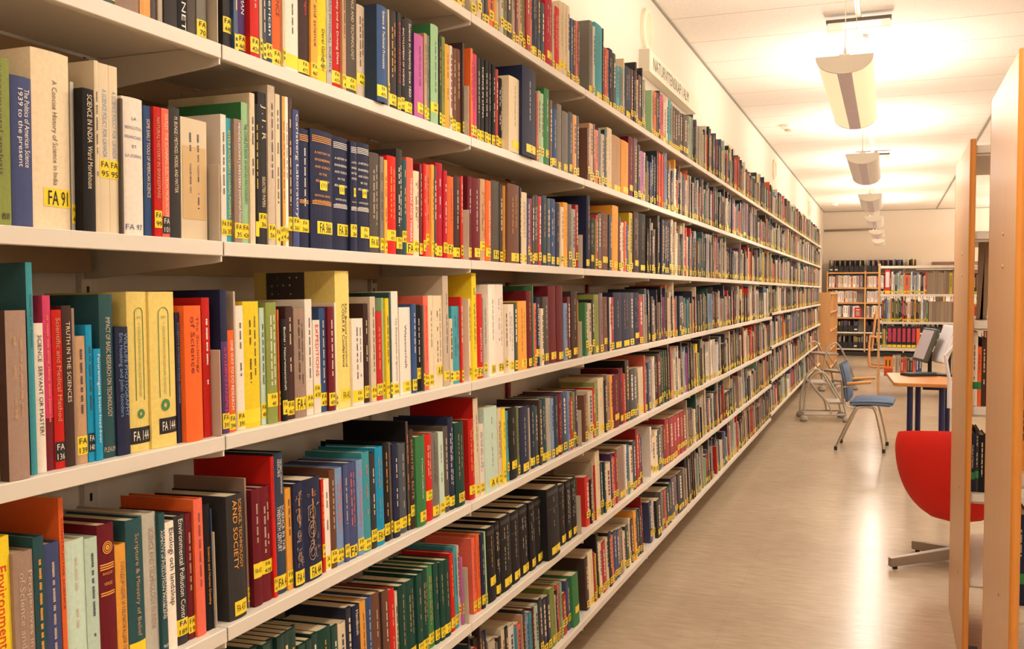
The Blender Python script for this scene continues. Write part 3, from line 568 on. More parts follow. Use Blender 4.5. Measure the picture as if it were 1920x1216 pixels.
        for i, s in enumerate(L):
            yc = T*.54+((k-1)/2-i)*hh*1.25
            add_text(m, s, xf, yc-hh/2, yc+hh/2, max(r0, 0.02)*h, r1*h, stretch=2.2)
        if o.get('t2'):
            m.build('spine_title', ink(tc), root); m = MB()
            r0, r1 = o['t2r']; L = o['t2'].split('\n'); k = len(L)
            for i, s in enumerate(L):
                h2_ = hh*.62 if k > 1 else hh; yc = T*.54+((k-1)/2-i)*h2_*1.2
                add_text(m, s, xf, yc-h2_/2, yc+h2_/2, r0*h, r1*h, stretch=1.3)
    elif tc and 't' not in o and T > .0075:
        add_dashes(m, rr, xf, T, h, 2 if T > .026 and rr.random() < .5 else 1, max(.25, zlo), .9)
    if m.v and tc: m.build('spine_title', ink(tc), root)
    if o.get('foot'):
        m = MB(); add_text(m, o['foot'], xf, T*.1, T*.9, .008 if st is None else sz+sh+.004, .016 if st is None else sz+sh+.012, down=False, stretch=1.3)
        m.build('imprint', ink(tc), root)
    if o.get('bands'):
        m = MB()
        for z in [.945, .93, .915, .9, None] + ([.4, .388, .376] if o['bands'] != 't' else [.7]):
            if z is None:
                m.build('gilt_bands', ink({'y': 'O', 'w': 'w', 't': 'G'}[o['bands']]), root); m = MB(); continue
            ys = [T*.06+T*.88*i/6 for i in range(7)]
            m.add([(xf(y)+.0006, y, z*h) for y in ys]+[(xf(y)+.0006, y, z*h+.0013) for y in ys], [(i, i+1, 8+i, 7+i) for i in range(6)])
        m.build('gilt_bands', ink({'y': 'O', 'w': 'w', 't': 'G'}[o['bands']]), root)
    if o.get('tag2'):
        m = MB(); k = 4; ys = [T*.36+T*.34*i/k for i in range(k+1)]
        m.add([(xf(y)+.0009, y, h*.5) for y in ys]+[(xf(y)+.0009, y, h*.5+.018) for y in ys], [(i, i+1, k+2+i, k+1+i) for i in range(k)])
        s = m.build('volume_sticker', M_STICK, root); m = MB()
        add_text(m, o['tag2'], lambda y: xf(y)+.0006, T*.4, T*.66, h*.5+.004, h*.5+.014, down=False); m.build('volume_number', M_INK, s)
    if o.get('lower'):
        m = MB(); ys = [T*i/6 for i in range(7)]; zt = h*(.3 if o['lower'] == 'R' else .64)
        m.add([(xf(y)+.0002, y, .0004) for y in ys]+[(xf(y)+.0002, y, zt) for y in ys], [(i, i+1, 8+i, 7+i) for i in range(6)])
        m.build('lower_spine_panel', cover_mat(o['lower'], True), root)
    if o.get('panel'):
        m = MB(); ys = [T*(.06+.9*i/6) for i in range(7)]
        m.add([(xf(y)+.0005, y, h*.17) for y in ys]+[(xf(y)+.0005, y, h*.77) for y in ys], [(i, i+1, 8+i, 7+i) for i in range(6)])
        s = m.build('kraft_paper_label', mat('kraft_paper', (206, 172, 122), .8, noise=.05), root); m = MB()
        add_dashes(m, rr, lambda y: xf(y)+.0004, T, h, 2, .3, .7); m.build('typed_lines', ink('T'), s)
    if o.get('c2'):
        m = MB(); m.box(-.0005, .0002, T*.12, T*.55, .012, .04)
    if o.get('frame'):
        g = ink('E'); m = MB(); r = T*.2; yc = T*.5; z0, z1 = h*.32, h*.9; pts = []
        for i in range(9): a = math.pi*i/8; pts.append((yc+r*math.cos(a), z1-r+r*math.sin(a)))
        pts = [(yc+r, z0)]+pts+[(yc-r, z0)]
        m.tube([(xf(y)+.0006, y, z) for y, z in pts], .0005, 5); m.build('green_outline', g, root)
        m = MB(); add_text(m, 'SCIENCE FROM BOOKS FOR SCIENCE AND TECHNOLOGY', xf, T*.43, T*.57, h*.34, h*.78, stretch=2)
        add_text(m, 'PART', xf, T*.4, T*.6, h*.83, h*.845, down=False); add_text(m, 'I', xf, T*.47, T*.53, h*.79, h*.805, down=False)
        m.build('spine_title', ink('v'), root)
        m = MB()
        R0, R1, zc = T*.17, T*.07, sz+.044
        pts = [(math.cos(math.pi*2*i/20), math.sin(math.pi*2*i/20)) for i in range(20)]
        m.add([(xf(yc)+.0009, yc+R0*a, zc+R0*bb) for a, bb in pts]+[(xf(yc)+.0009, yc+R1*a, zc+R1*bb) for a, bb in pts], [(i, (i+1) % 20, 20+(i+1) % 20, 20+i) for i in range(20)])
        m.build('round_emblem', g, root)
    if o.get('plant'):
        m = MB(); r2 = random.Random(3)
        m.tube(smooth_path([(xf(T*.6)+.0012, T*.62, h*.08), (xf(T*.5)+.0012, T*.45, h*.16), (xf(T*.6)+.0012, T*.6, h*.26)], 5), .0006, 5)
        for i in range(10):
            y, z, a = T*r2.uniform(.3, .75), h*r2.uniform(.1, .3), r2.uniform(0, 6.28); L = .007
            ca, sa = math.cos(a), math.sin(a)
            m.add([(xf(y)+.001, y, z), (xf(y)+.001, y+L*.5*ca-L*.2*sa, z+L*.5*sa+L*.2*ca), (xf(y)+.001, y+L*ca, z+L*sa), (xf(y)+.001, y+L*.5*ca+L*.2*sa, z+L*.5*sa-L*.2*ca)], [(0, 1, 2, 3)])
        m.build('printed_plant', ink('v'), root)
    if o.get('emblem'):
        m = MB(); yc, zc, R0 = T*.5, h*.85, T*.3
        pts = [(math.cos(math.pi*2*i/24), math.sin(math.pi*2*i/24)) for i in range(24)]
        for ra, rb in ((1, .85), (.7, .55), (.4, .1)):
            m.add([(xf(yc)+.0008, yc+R0*ra*a, zc+R0*ra*bb) for a, bb in pts]+[(xf(yc)+.0008, yc+R0*rb*a, zc+R0*rb*bb) for a, bb in pts], [(i, (i+1) % 24, 24+(i+1) % 24, 24+i) for i in range(24)])
        for z in (.74, .725, .71, .56, .545):
            m.add([(xf(y)+.0006, y, z*h) for y in (T*.08, T*.5, T*.92)]+[(xf(y)+.0006, y, z*h+.0018) for y in (T*.08, T*.5, T*.92)], [(0, 1, 4, 3), (1, 2, 5, 4)])
        add_text(m, 'BANQUET', xf, T*.2, T*.8, h*.675, h*.695, down=False); add_text(m, 'VERSES', xf, T*.25, T*.75, h*.61, h*.63, down=False)
        m.build('gilt_emblem', ink('O'), root)
    if o.get('orn'):
        m = MB()
        for zc in (.28, .5, .66):
            for ra in (.2, .11):
                R0 = T*ra; pts = [(xf(T*.42)+.0009, T*.42+R0*math.cos(math.pi*2*i/16), zc*h+R0*1.3*math.sin(math.pi*2*i/16)) for i in range(16)]
                m.tube(pts, .0007, 5, close=True)
        for i in range(26):
            zc = rr.uniform(.2, .92)*h; y = T*rr.uniform(.25, .85); R0 = .004
            m.tube([(xf(y)+.0009, y+R0*math.cos(a), zc+R0*math.sin(a)) for a in [rr.uniform(0, 3)+.8*j for j in range(4)]], .0006, 4)
        m.build('stamped_ornament', ink('T'), root)
    if o.get('pic'):
        m = MB().box(-dep+.03, -.075, -.0004, .0002, .16, h-.001)
        s = m.build('cover_picture', mat('dark_printed_picture', (70, 62, 62), .5), root); m = MB()
        for (u, v, q) in ((.3, .9, .4), (.62, .9, .9), (.8, .9, .9), (.15, .76, .8), (.3, .77, .5), (.45, .77, .9), (.62, .77, .9), (.15, .62, .9), (.32, .62, .4), (.64, .62, .9), (.3, .5, .4)):
            m.lathe([(.0022*q, 0), (.0001, .0006)], 0, 0, 10)
            for i in range(len(m.v)-20, len(m.v)):
                x, y, z = m.v[i]; m.v[i] = (-dep+.03+u*(dep-.105)+x, -.0004-z, .16+v*(h-.16)+y)
        m.build('printed_dots', ink('W'), s)
    return root

# ------------------------------------------------------------------ labels that single each book out
ROWN = {2: 'top', 3: 'second', 4: 'third', 5: 'fourth', 6: 'fifth', 7: 'sixth', 8: 'lowest'}
BAYN = {-1: 'leftmost', 0: 'second', 1: 'third', 2: 'fourth', 3: 'fifth'}
TITLED = {}
def book_label(b, cnt, L, Rr):
    T = b['y1']-b['y0']; cn = COL[b['c']][1]
    s = ('thick ' if T > .042 else 'thin ' if T < .012 else '')+('tall ' if b['h'] > .262 else 'short ' if b['h'] < .175 else '')
    where = '%s shelf of %s bay' % (ROWN[b['row']], BAYN[b['bay']])
    return '%s%s book' % (s, cn), where
BANNED = ('Morehouse', 'BUNGE', 'OATLEY', 'Carlsberg', 'MENDELSSOHN', 'LEIBNIZ', 'Gallander', 'Pendragon', 'GOODMAN', 'WILDLIFE', 'CODATA', 'Buchal', 'BELL', 'ПЛОД', 'SHAKESPEARE', 'J . I . R', 'Scripture', 'Society and its', 'Bank', 'Centennial', 'Politics', 'CONSTRUCTIVE', 'Prose', 'GRENSER', 'RITES', 'CONFIDENCE', 'NATURAL', 'Medical', 'Futures', 'Processes')
def assign_labels(blist):
    byrow = {}
    for b in blist: byrow.setdefault((b['row'], b['bay']), []).append(b)
    used = {}
    for key, lst in byrow.items():
        lst.sort(key=lambda b: b['y0'])
        for i, b in enumerate(lst):
            cn = COL[b['c']][1]; base, where = book_label(b, 0, None, None); o = b['o']; lab = None
            tt = (o.get('t') or '').replace('\n', ' ').replace('/', ' ').replace('|', ' ').strip()
            if o.get('h') and 'REVOLUTION' in o['h']: tt = 'LA REVOLUTION FRANCAISE'
            if tt and tt not in ('SCIENTIFIC',) and not any(x in tt for x in BANNED) and len(tt) > 7 and tt not in ('Handbook',):
                w = ' '.join(tt.split()[:7]); lab = '%s lettered %s, %s shelf' % (base, w, ROWN[b['row']])
                if lab in used: lab = None
            if not lab:
                ex = ''
                if o.get('emblem'): ex = 'maroon book with round gilt emblem high on its spine'
                elif o.get('plant'): ex = 'thick pale green book with small plant drawing on its spine'
                elif o.get('pic'): ex = 'tall pale yellow book with dotted dark picture on its side'
                elif o.get('tag2') and b['row'] == 4: ex = 'navy volume with gilt lettering and yellow volume sticker %s' % {'(1)': 'one', '(2)': 'two', '(3)': 'three', '(4)': 'four'}[o['tag2']]
                if ex: lab = ex if ex not in used else None
            if not lab:
                l = COL[lst[i-1]['c']][1] if i else None; r = COL[lst[i+1]['c']][1] if i+1 < len(lst) else None
                if l and r:
                    lab = '%s between %s and %s ones, %s shelf, %s bay' % (base, l, r, ROWN[b['row']], BAYN[b['bay']])
                    sig = [(COL[lst[j-1]['c']][1], COL[lst[j]['c']][1], COL[lst[j+1]['c']][1]) for j in range(1, len(lst)-1)]
                    me = (l, cn, r)
                    if sig.count(me) > 1 or len(lab.split()) > 16: lab = None
                elif l or r:
                    lab = '%s at the %s end of the %s shelf, %s bay' % (base, 'right' if l else 'left', ROWN[b['row']], BAYN[b['bay']])
            if not lab:
                k = sum(1 for q in lst[:i] if q['c'] == b['c'])
                lab = '%s %s book from the left, %s shelf, %s bay' % (ORD[k] if k < len(ORD) else str(k+1), cn, ROWN[b['row']], BAYN[b['bay']])
            if lab in used: lab = '%s (%s)' % (lab, 'unresolved')
            used[lab] = 1; b['label'] = lab
assign_labels([b for b in BOOKS])
for b in BOOKS:
    if b['ind']:
        r = make_book(b)
        r['label'] = b['label']; r['category'] = 'book'
        r['group'] = 'books on the %s shelf' % ROWN[b['row']]

# ------------------------------------------------------------------ all the smaller books: one mesh with per-face colour
class Stuff:
    def __init__(s): s.v = []; s.f = []; s.c = []
    def quad(s, pts, col):
        k = len(s.v); s.v += [tuple(p) for p in pts]; s.f.append((k, k+1, k+2, k+3)); s.c.append(col)
    def book(s, M, x, y0, y1, h, dep, rgb, rr, sticker=True, marks=True, detail=True):
        rgb = tone(rgb); g_ = sum(rgb)/3; f_ = rr.uniform(.8, 1.08); col = lin([min(255, max(0, (g_+(v-g_)*.97)*f_)) for v in rgb])
        P = lambda a, b_, c_: M@Vector((a, b_, c_))
        T = y1-y0; bl = min(.003, T*.08); xf = x; ym = (y0+y1)/2
        # spine in three facets, then the boards, back, and the paper block set down inside
        ys = [y0, y0+T*.3, y0+T*.7, y1]; xs = [x-bl, x, x, x-bl]
        for i in range(3): s.quad([P(xs[i], ys[i], 0), P(xs[i+1], ys[i+1], 0), P(xs[i+1], ys[i+1], h), P(xs[i], ys[i], h)], col)
        s.quad([P(x-dep, y0, 0), P(x-bl, y0, 0), P(x-bl, y0, h), P(x-dep, y0, h)], col)
        s.quad([P(x-bl, y1, 0), P(x-dep, y1, 0), P(x-dep, y1, h), P(x-bl, y1, h)], col)
        s.quad([P(x-dep, y1, 0), P(x-dep, y0, 0), P(x-dep, y0, h), P(x-dep, y1, h)], col)
        s.quad([P(x-dep, y0, h), P(x-bl, y0, h), P(x-bl, y1, h), P(x-dep, y1, h)], col)
        s.quad([P(x-dep, y0, 0), P(x-dep, y1, 0), P(x-bl, y1, 0), P(x-bl, y0, 0)], col)
        t = min(.0025, T*.2)
        s.quad([P(x-dep+.004, y0+t, h+.0005), P(x-.006, y0+t, h+.0005), P(x-.006, y1-t, h+.0005), P(x-dep+.004, y1-t, h+.0005)], lin((222, 198, 160)))
        if sticker:
            z = rr.choice([.006, .009, .012, .016, .03]); hh = .026
            s.quad([P(x+.0006, y0+T*.04, z), P(x+.0006, y1-T*.04, z), P(x+.0006, y1-T*.04, z+hh), P(x+.0006, y0+T*.04, z+hh)], lin((244, 214, 40)))
            if detail:
                for zz in (z+.005, z+.015):
                    s.quad([P(x+.001, ym-T*.25, zz), P(x+.001, ym+T*.25, zz), P(x+.001, ym+T*.2, zz+.0055), P(x+.001, ym-T*.28, zz+.0055)], lin((90, 76, 30)))
        if marks and T > .01:
            dark = sum(rgb) < 330
            mc = lin(rr.choice([(226, 206, 172), (214, 170, 90), (235, 228, 216)]) if dark else rr.choice([(60, 50, 50), (120, 30, 30), (50, 60, 100)]))
            z = h*rr.uniform(.82, .92); e = h*rr.uniform(.3, .5); w = T*rr.uniform(.1, .17)
            while z > e:
                L = rr.uniform(.006, .02) if detail else rr.uniform(.02, .05)
                s.quad([P(x+.0006, ym-w, z-L), P(x+.0006, ym+w, z-L), P(x+.0006, ym+w, z), P(x+.0006, ym-w, z)], mc); z -= L+.004
        return
    def build(s, name, label):
        me = bpy.data.meshes.new(name); me.from_pydata(s.v, [], s.f); me.update()
        ca = me.color_attributes.new('Col', 'FLOAT_COLOR', 'CORNER')
        arr = np.repeat(np.array(s.c, dtype=np.float32), 4, axis=0)
        ca.data.foreach_set('color', arr.ravel())
        m = bpy.data.materials.new('assorted_book_covers'); m.use_nodes = True
        nt = m.node_tree; at = nt.nodes.new('ShaderNodeVertexColor'); at.layer_name = 'Col'
        nt.links.new(at.outputs[0], nt.nodes['Principled BSDF'].inputs['Base Color']); nt.nodes['Principled BSDF'].inputs['Roughness'].default_value = .5
        me.materials.append(m)
        o = bpy.data.objects.new(name, me); C.objects.link(o)
        o['label'] = label; o['category'] = 'books'; o['kind'] = 'stuff'
        return o
ST = Stuff()
PAL = [('k', 14), ('K', 13), ('F', 9), ('g', 7), ('G', 8), ('L', 9), ('w', 10), ('c', 11), ('W', 7), ('t', 4), ('b', 4), ('B', 6), ('n', 10), ('N', 8), ('u', 4), ('U', 3), ('y', 1.2), ('Y', 1.5), ('o', 3), ('O', 3), ('r', 6), ('R', 6), ('C', 2), ('s', 3), ('p', 1), ('P', 1), ('e', 6), ('E', 1.2), ('l', 1), ('v', 2), ('q', 1.5), ('Q', 5), ('m', 4), ('T', 6), ('V', 4), ('S', 2)]
PK, PW = [a for a, _ in PAL], [w for _, w in PAL]
lastend = {}
for b in BOOKS:
    k = (b['row'], b['bay']); lastend[k] = max(lastend.get(k, 0), b['y1'])
    if not b['ind']:
        rr = random.Random(int(b['y0']*9973)+b['row'])
        ST.book(tiltM(b['row'], b['bay']), -SET0+b['p'], b['y0'], b['y1'], b['h'], min(.26, b['h']*.7), COL[b['c']][0], rr, sticker=b['o'].get('st', 1) is not None)
rs = random.Random(21)
ENDS = []
for row in range(2, 9):
    for bay in range(0, NBAY):
        y = lastend.get((row, bay), YB+bay+.004)+.0006
        if bay == 0 and (row in (2,) or row >= 7): y = YB+bay+.004
        if bay == 0 and row == 2: continue
        first = (row, bay) in lastend and not (bay == 0)
        end = YB+bay+1-.012-(rs.choice([0, 0, 0, .03, .08]) if not first else 0)
        if bay == 0:
            if row == 8: end = YB+.99
            elif row == 7:
                end = min([b['y0'] for b in BOOKS if b['row'] == 7 and b['bay'] == 0])-.001
            else: continue
        if bay == 1 and row == 8:
            end = min([b['y0'] for b in BOOKS if b['row'] == 8 and b['bay'] == 1])-.001; y = YB+1.004
        hb = rs.uniform(.2, .24); run = 0; T = .02
        while y < end-.006:
            if run <= 0:
                c = rs.choices(PK, PW)[0]; T = min(.05, max(.006, rs.lognormvariate(-3.95, .5))); h = min(.285, max(.17, rs.gauss(hb, .024)))
                if rs.random() < .13: h = rs.uniform(.26, .288)
                run = rs.randint(3, 9) if rs.random() < .06 else 1
                if bay == 0: c = 'e' if row == 7 else rs.choice(['k', 'c', 'B']); T = rs.uniform(.02, .03); h = .238+rs.uniform(-.004, .004)
            run -= 1
            if y+T > end: T = end-y
            ST.book(tiltM(row, bay), -SET0+rs.uniform(-.008, .006), y, y+T-.0003, h, min(.26, h*.7), COL[c][0], rs, detail=bay < 5)
            y += T
            if rs.random() < .3: hb = min(.25, max(.19, hb+rs.uniform(-.02, .02)))
ST_DONE = ST
# bookends: a bent grey plate with its foot under the books
def bookend(row, bay, y, h, label, p=.014, dep=.11):
    M = tiltM(row, bay)
    t = thing('bookend', label, 'bookend', M@Vector((0, y, 0)), 0, 'steel bookends at the shelf ends')
    t.rotation_euler = (0, -math.radians(TILT[row]), 0)
    m = mat('grey_painted_plate', (190, 176, 156), .45)
    MB().box(-dep-SET0, -SET0+p, 0, .0022, .0008, h).build('upright_plate', m, t, bevel=.0008)
    MB().box(-dep-SET0, -SET0+p-.004, -.0005, .0, .0004, .0012).build('foot', m, t)
for row, bay, h, p, lab in ((3, -1, .17, .016, 'grey steel bookend closing the second shelf of the leftmost bay'), (4, -1, .125, .016, 'grey steel bookend beside kraft-labelled cream book, third shelf'), (5, -1, .142, .016, 'grey steel bookend in front of the red book, fourth shelf'),
      (6, -1, .16, .003, 'grey steel bookend between blue book and charcoal book, fifth shelf'), (4, 0, .13, .014, 'grey steel bookend in front of maroon volume, third shelf'), (3, 0, .13, .014, 'grey steel bookend beside brown books, second shelf of second bay'),
      (7, 0, .15, .014, 'grey steel bookend right of the teal book, sixth shelf'), (5, 1, .13, .012, 'grey steel bookend beside orange book, fourth shelf of third bay'), (6, 1, .13, .012, 'grey steel bookend beside purple book, fifth shelf of third bay'), (7, 1, .14, .012, 'grey steel bookend beside pale blue book, sixth shelf of third bay'), (4, 1, .12, .012, 'grey steel bookend at right end of third shelf, third bay'), (5, 2, .13, .012, 'grey steel bookend beside navy volumes, fourth shelf of fourth bay'), (3, 2, .14, .012, 'grey steel bookend beside white teal-patched book, second shelf of fourth bay')):
    bookend(row, bay, YB+bay+1-.0085, h, lab, p)

# ------------------------------------------------------------------ pendant lamps
M_LOUVRE = mat('ribbed_aluminium', (214, 200, 194), 0.5, emit=(200, 176, 168), es=.22)
M_LAMPCAP = mat('lamp_end_cap', (252, 246, 234), 0.6)
M_GLOW = mat('lit_opal_diffuser', (250, 240, 210), 0.5, emit=(255, 238, 190), es=0.62)
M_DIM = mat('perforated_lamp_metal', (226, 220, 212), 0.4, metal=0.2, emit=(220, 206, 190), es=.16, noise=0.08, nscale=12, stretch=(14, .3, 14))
def dshape(w, d, a0=0.0, a1=math.pi, n=14):
    return [(w*math.cos(a0+(a1-a0)*i/n), -d*abs(math.sin(a0+(a1-a0)*i/n))**0.9) for i in range(n+1)]
def pendant(y, label, glow, group):
    t = thing('pendant_lamp', label, 'lamp', (LAMP_X, y, LAMP_Z), 0, group)
    L = LAMP_LEN/2; w, d = 0.106, 0.068
    def shell(a0, a1, nm, m, n=10, r=1.0):
        mb = MB(); P = dshape(w*r, d*r, a0, a1, n); Q = dshape(w*r-.003, d*r-.003, a0, a1, n); k = n+1
        vs = [(x, -L, z) for x, z in P]+[(x, L, z) for x, z in P]+[(x, -L, z) for x, z in Q]+[(x, L, z) for x, z in Q]
        fs = []
        for i in range(n): fs += [(i, i+1, k+i+1, k+i), (2*k+i, 3*k+i, 3*k+i+1, 2*k+i+1)]
        for e in (0, n): fs.append((e, k+e, 3*k+e, 2*k+e))
        mb.add(vs, fs); return mb.build(nm, m, t, smooth='auto')
    shell(0, math.pi*.41, 'diffuser', glow); shell(math.pi*.59, math.pi, 'diffuser', glow)
    lv = shell(math.pi*.412, math.pi*.588, 'louvre_strip', M_LOUVRE, 4, .985)
    rb = MB()
    for i in range(60):
        yy = -L+.02+i*(2*L-.04)/59; rb.box(-.026, .026, yy-.0015, yy+.0015, -d-.003, -d+.004)
    rb.build('ribs', M_LOUVRE, lv)
    for s in (-1, 1):
        R = Matrix(((1, 0, 0, 0), (0, 0, 1, s*L), (0, 1, 0, 0), (0, 0, 0, 1)))
        MB().prism(dshape(w+.002, d+.002), -.006, .006, R).build('end_cap', M_LAMPCAP, t)
    MB().tube([(-.045, -L+.06, .004), (-.045, L-.06, .004)], .008, 8).build('fluorescent_tube', mat('lit_tube', (255, 250, 235), .4, emit=(255, 240, 210), es=3.0), t)
    for yy in (-L*.93, L*.93):
        c = MB().tube([(0, yy, .012), (.002, yy+.004, .35), (0, yy, ZC-LAMP_Z-.02)], .0018, 6).build('suspension_wire', M_CHROME, t)
        MB().lathe([(.006, 0), (.005, .03), (.002, .045)], 0, yy, 10).build('wire_grip', M_CHROME, c)
        MB().lathe([(.028, ZC-LAMP_Z-.022), (.03, ZC-LAMP_Z-.001)], 0, yy, 16).build('ceiling_cup', M_STEEL, c)
    MB().box(-.02, .02, -L, L, .0, .006).build('crossbar', M_LAMPCAP, t)
plab = {4.68: 'nearest half-round pendant lamp with glowing cream sides and ribbed centre strip', 7.53: 'second pendant lamp from the front, silvery half-round trough above the aisle', 10.38: 'third pendant lamp of the row, small silvery half-round trough', 13.23: 'fourth pendant lamp down the aisle', 16.08: 'fifth pendant lamp, second from the far end of the row', 18.93: 'farthest pendant lamp, hanging in front of the far wall',
        1.83: 'pendant lamp overhead just out of view above the aisle', -1.02: 'pendant lamp behind the viewer', -3.87: 'pendant lamp at the back of the room behind the viewer'}
for y in LAMP_Y: 
    if y > 3: pendant(y, plab[y], M_GLOW if y < 5 else M_DIM, 'pendant lamps in a row above the aisle')
    elif y > 0: pendant(y, plab[y], M_GLOW, 'pendant lamps in a row above the aisle')
tag(MB().box(-.205, -.175, Y0R+.1, Y1R-.4, ZC-.03, ZC-.0005).build('ceiling_track', mat('white_enamel', (246, 238, 226), .5)), 'long white supply track fixed along the ceiling above the pendant lamps', 'track')
for y, lab in ((6.35, 'short clear-bodied lamp bar fixed crosswise high on the ceiling, nearer one'), (12.6, 'farther short lamp bar fixed crosswise on the ceiling')):
    t = thing('ceiling_light_bar', lab, 'lamp', (-.19, y, ZC-.03), 0, 'short crosswise lamp bars on the ceiling')
    MB().box(-.19, .19, -.04, .04, -.016, -.0005).build('housing', mat('dark_grey_housing', (96, 84, 78), .5), t, bevel=.002)
    MB().box(-.185, .185, -.037, .037, -.07, -.017).build('clear_cover', mat('frosted_cover', (246, 228, 206), .3, emit=(255, 236, 214), es=.25), t, bevel=.012, seg=3)
    MB().box(-.09, .13, -.039, .039, -.062, -.03).build('lit_tube', mat('lit_tube', (255, 250, 235), .4), t)
def copy_tree(o, parent=None):
    c = o.copy(); C.objects.link(c); c.parent = parent
    for ch in list(o.children): copy_tree(ch, c)
    return c
_src = [o for o in C.objects if o.parent is None and o.name.startswith('pendant_lamp')][0]
for lx, ly in [(2.9, a) for a in (-2.5, 1.5, 5.5, 9.5, 13.5, 17.5, 20.3)]+[(5.6, a) for a in (-2.5, 1.5, 5.5, 9.5, 13.5, 17.5, 20.3)]+[(LAMP_X, a) for a in LAMP_Y if a < 0]:
    c_ = copy_tree(_src); c_.location = (lx, ly, LAMP_Z-.004 if lx > 0 else LAMP_Z)  # lamp bodies added to house the unseen fill lights
    c_['label'] = 'unseen pendant lamp added to house a fill light over the room'; c_['group'] = 'added pendant lamps out of view'
for x, y, lab in ((-.98, 10.3, 'small white smoke detector on the ceiling left of the lamps, nearer one'), (-.97, 19.6, 'farther tiny smoke detector on the ceiling near the far wall')):
    t = thing('smoke_detector', lab, 'detector', (x, y, ZC), 0, 'ceiling smoke detectors')
    MB().lathe([(.07, -.001), (.068, -.03), (.05, -.042)]).build('base', M_LAMPCAP, t, smooth='auto')
    MB().lathe([(.035, -.042), (.035, -.062), (.02, -.066)]).build('sensor_head', mat('beige_plastic', (206, 190, 160), .5), t, smooth='auto')

# ------------------------------------------------------------------ on the wall above the shelving
M_SIGN = mat('cream_sign_board', (243, 233, 208), .5)
t = thing('shelf_sign', 'long cream sign reading NATURVITENSKAP I ALM above the top shelf', 'sign', (-1.25, 5.28, H0+1.285))
MB().box(-.058, 0, 0, 1.4, -.062, .062).build('sign_box', M_SIGN, t, bevel=.002)
MB().box(-.0604, .0004, -.002, 0.0, -.062, .062).build('end_plate', mat('sign_end_grey', (206, 196, 178), .5), t)
m = MB(); add_text(m, 'NATURVITENSKAP I ALM', lambda y: .0004, .09, 1.12, -.034, .034, down=False, stretch=1.2); m.build('lettering', mat('grey_sign_letters', (112, 100, 88), .6), t)
for y, zz, lab in ((5.42, 1.485, 'round white speaker on the wall above the long sign'), (12.0, 1.47, 'second round white wall speaker farther down the wall'), (17.6, 1.45, 'tiny farthest round speaker high on the left wall')):
    t = thing('wall_speaker', lab, 'speaker', (XW, y, H0+zz), 0, 'round wall speakers'); n = 32
    R = Matrix(((0, 0, 1, 0), (1, 0, 0, 0), (0, 1, 0, 0), (0, 0, 0, 1)))
    def disc(prof, nm, m_):
        mb = MB(); mb.lathe(prof, n=n); mb.v = [tuple(R@Vector(v)) for v in mb.v]; return mb.build(nm, m_, t, smooth='auto')
    disc([(.118, .0005), (.118, .022), (.104, .03), (.096, .03), (.088, .012)], 'ring', M_SIGN)
    disc([(.087, .001), (.086, .014), (.04, .022)], 'grille', mat('speaker_grille', (236, 222, 196), .7))
def board_sign(y, x, z, wd, hh, lab):
    t = thing('shelf_marker', lab, 'sign', (x, y, z), 0, 'small beige shelf markers')
    MB().box(-.012, 0, 0, wd, 0, hh).build('board', mat('beige_marker_board', (206, 186, 148), .6), t)
    MB().box(-.013, .0008, -.004, 0, 0, hh).build('edge', M_SIGN, t)
board_sign(8.0, -1.24, zrow(2)+.3, .42, .2, 'beige marker board standing behind the top shelf books mid-wall')
board_sign(13.4, -1.24, zrow(2)+.3, .42, .17, 'smaller beige marker board farther down the top shelf')
tag(MB().tube([(XW+.02, Y1R-.05, H0+1.3), (-.2, Y1R-.05, H0+1.31)], .022, 10).build('wall_pipe', mat('pipe_grey', (150, 132, 112), .5), smooth=True), 'thin horizontal grey pipe along the far wall under the ceiling', 'pipe')
tag(MB().box(.85, 2.6, Y1R-.09, Y1R-.001, H0+.56, H0+.61).build('wall_rail', mat('brown_rail', (130, 98, 82), .5)), 'brown horizontal rail on the far wall right of the lamps', 'rail')

# ------------------------------------------------------------------ wooden magazine rack against the far wall
M_BOX = mat('black_file_box', (30, 28, 32), .5)
yb = Y1R-.36
zs = [at_y(1600, p, yb).z for p in (510, 538.5, 566.5, 594.5, 622, 653)]
xs = [at_y(p, 560, yb).x for p in (1551, 1622)]; uw = xs[1]-xs[0]
rack = thing('magazine_rack', 'tall pale wooden magazine rack with six shelves against the far wall', 'shelving', (xs[0], yb, 0))
for i in range(5):
    MB().box(i*uw-.015, i*uw+.015, 0, .34, .09, zs[0]+.03 if i else zs[0]+.02).build('side_panel', M_BEECHFAR, rack)
MB().box(0, 4*uw, .325, .335, .1, zs[0]).build('back_panel', M_STEEL, rack)
MB().box(0, 4*uw, .03, .3, .001, .09).build('plinth', M_BLACKP, rack)
for k, z in enumerate(zs):
    for i in range(4):
        MB().box(i*uw+.016, (i+1)*uw-.016, 0, .324, z-.03, z).build('shelf', M_BEECHFAR if k < 4 else M_STEEL, rack)
rb = random.Random(5)
R90 = Matrix.Rotation(-math.pi/2, 4, 'Z')
MAGS = Stuff()
boxproto = None
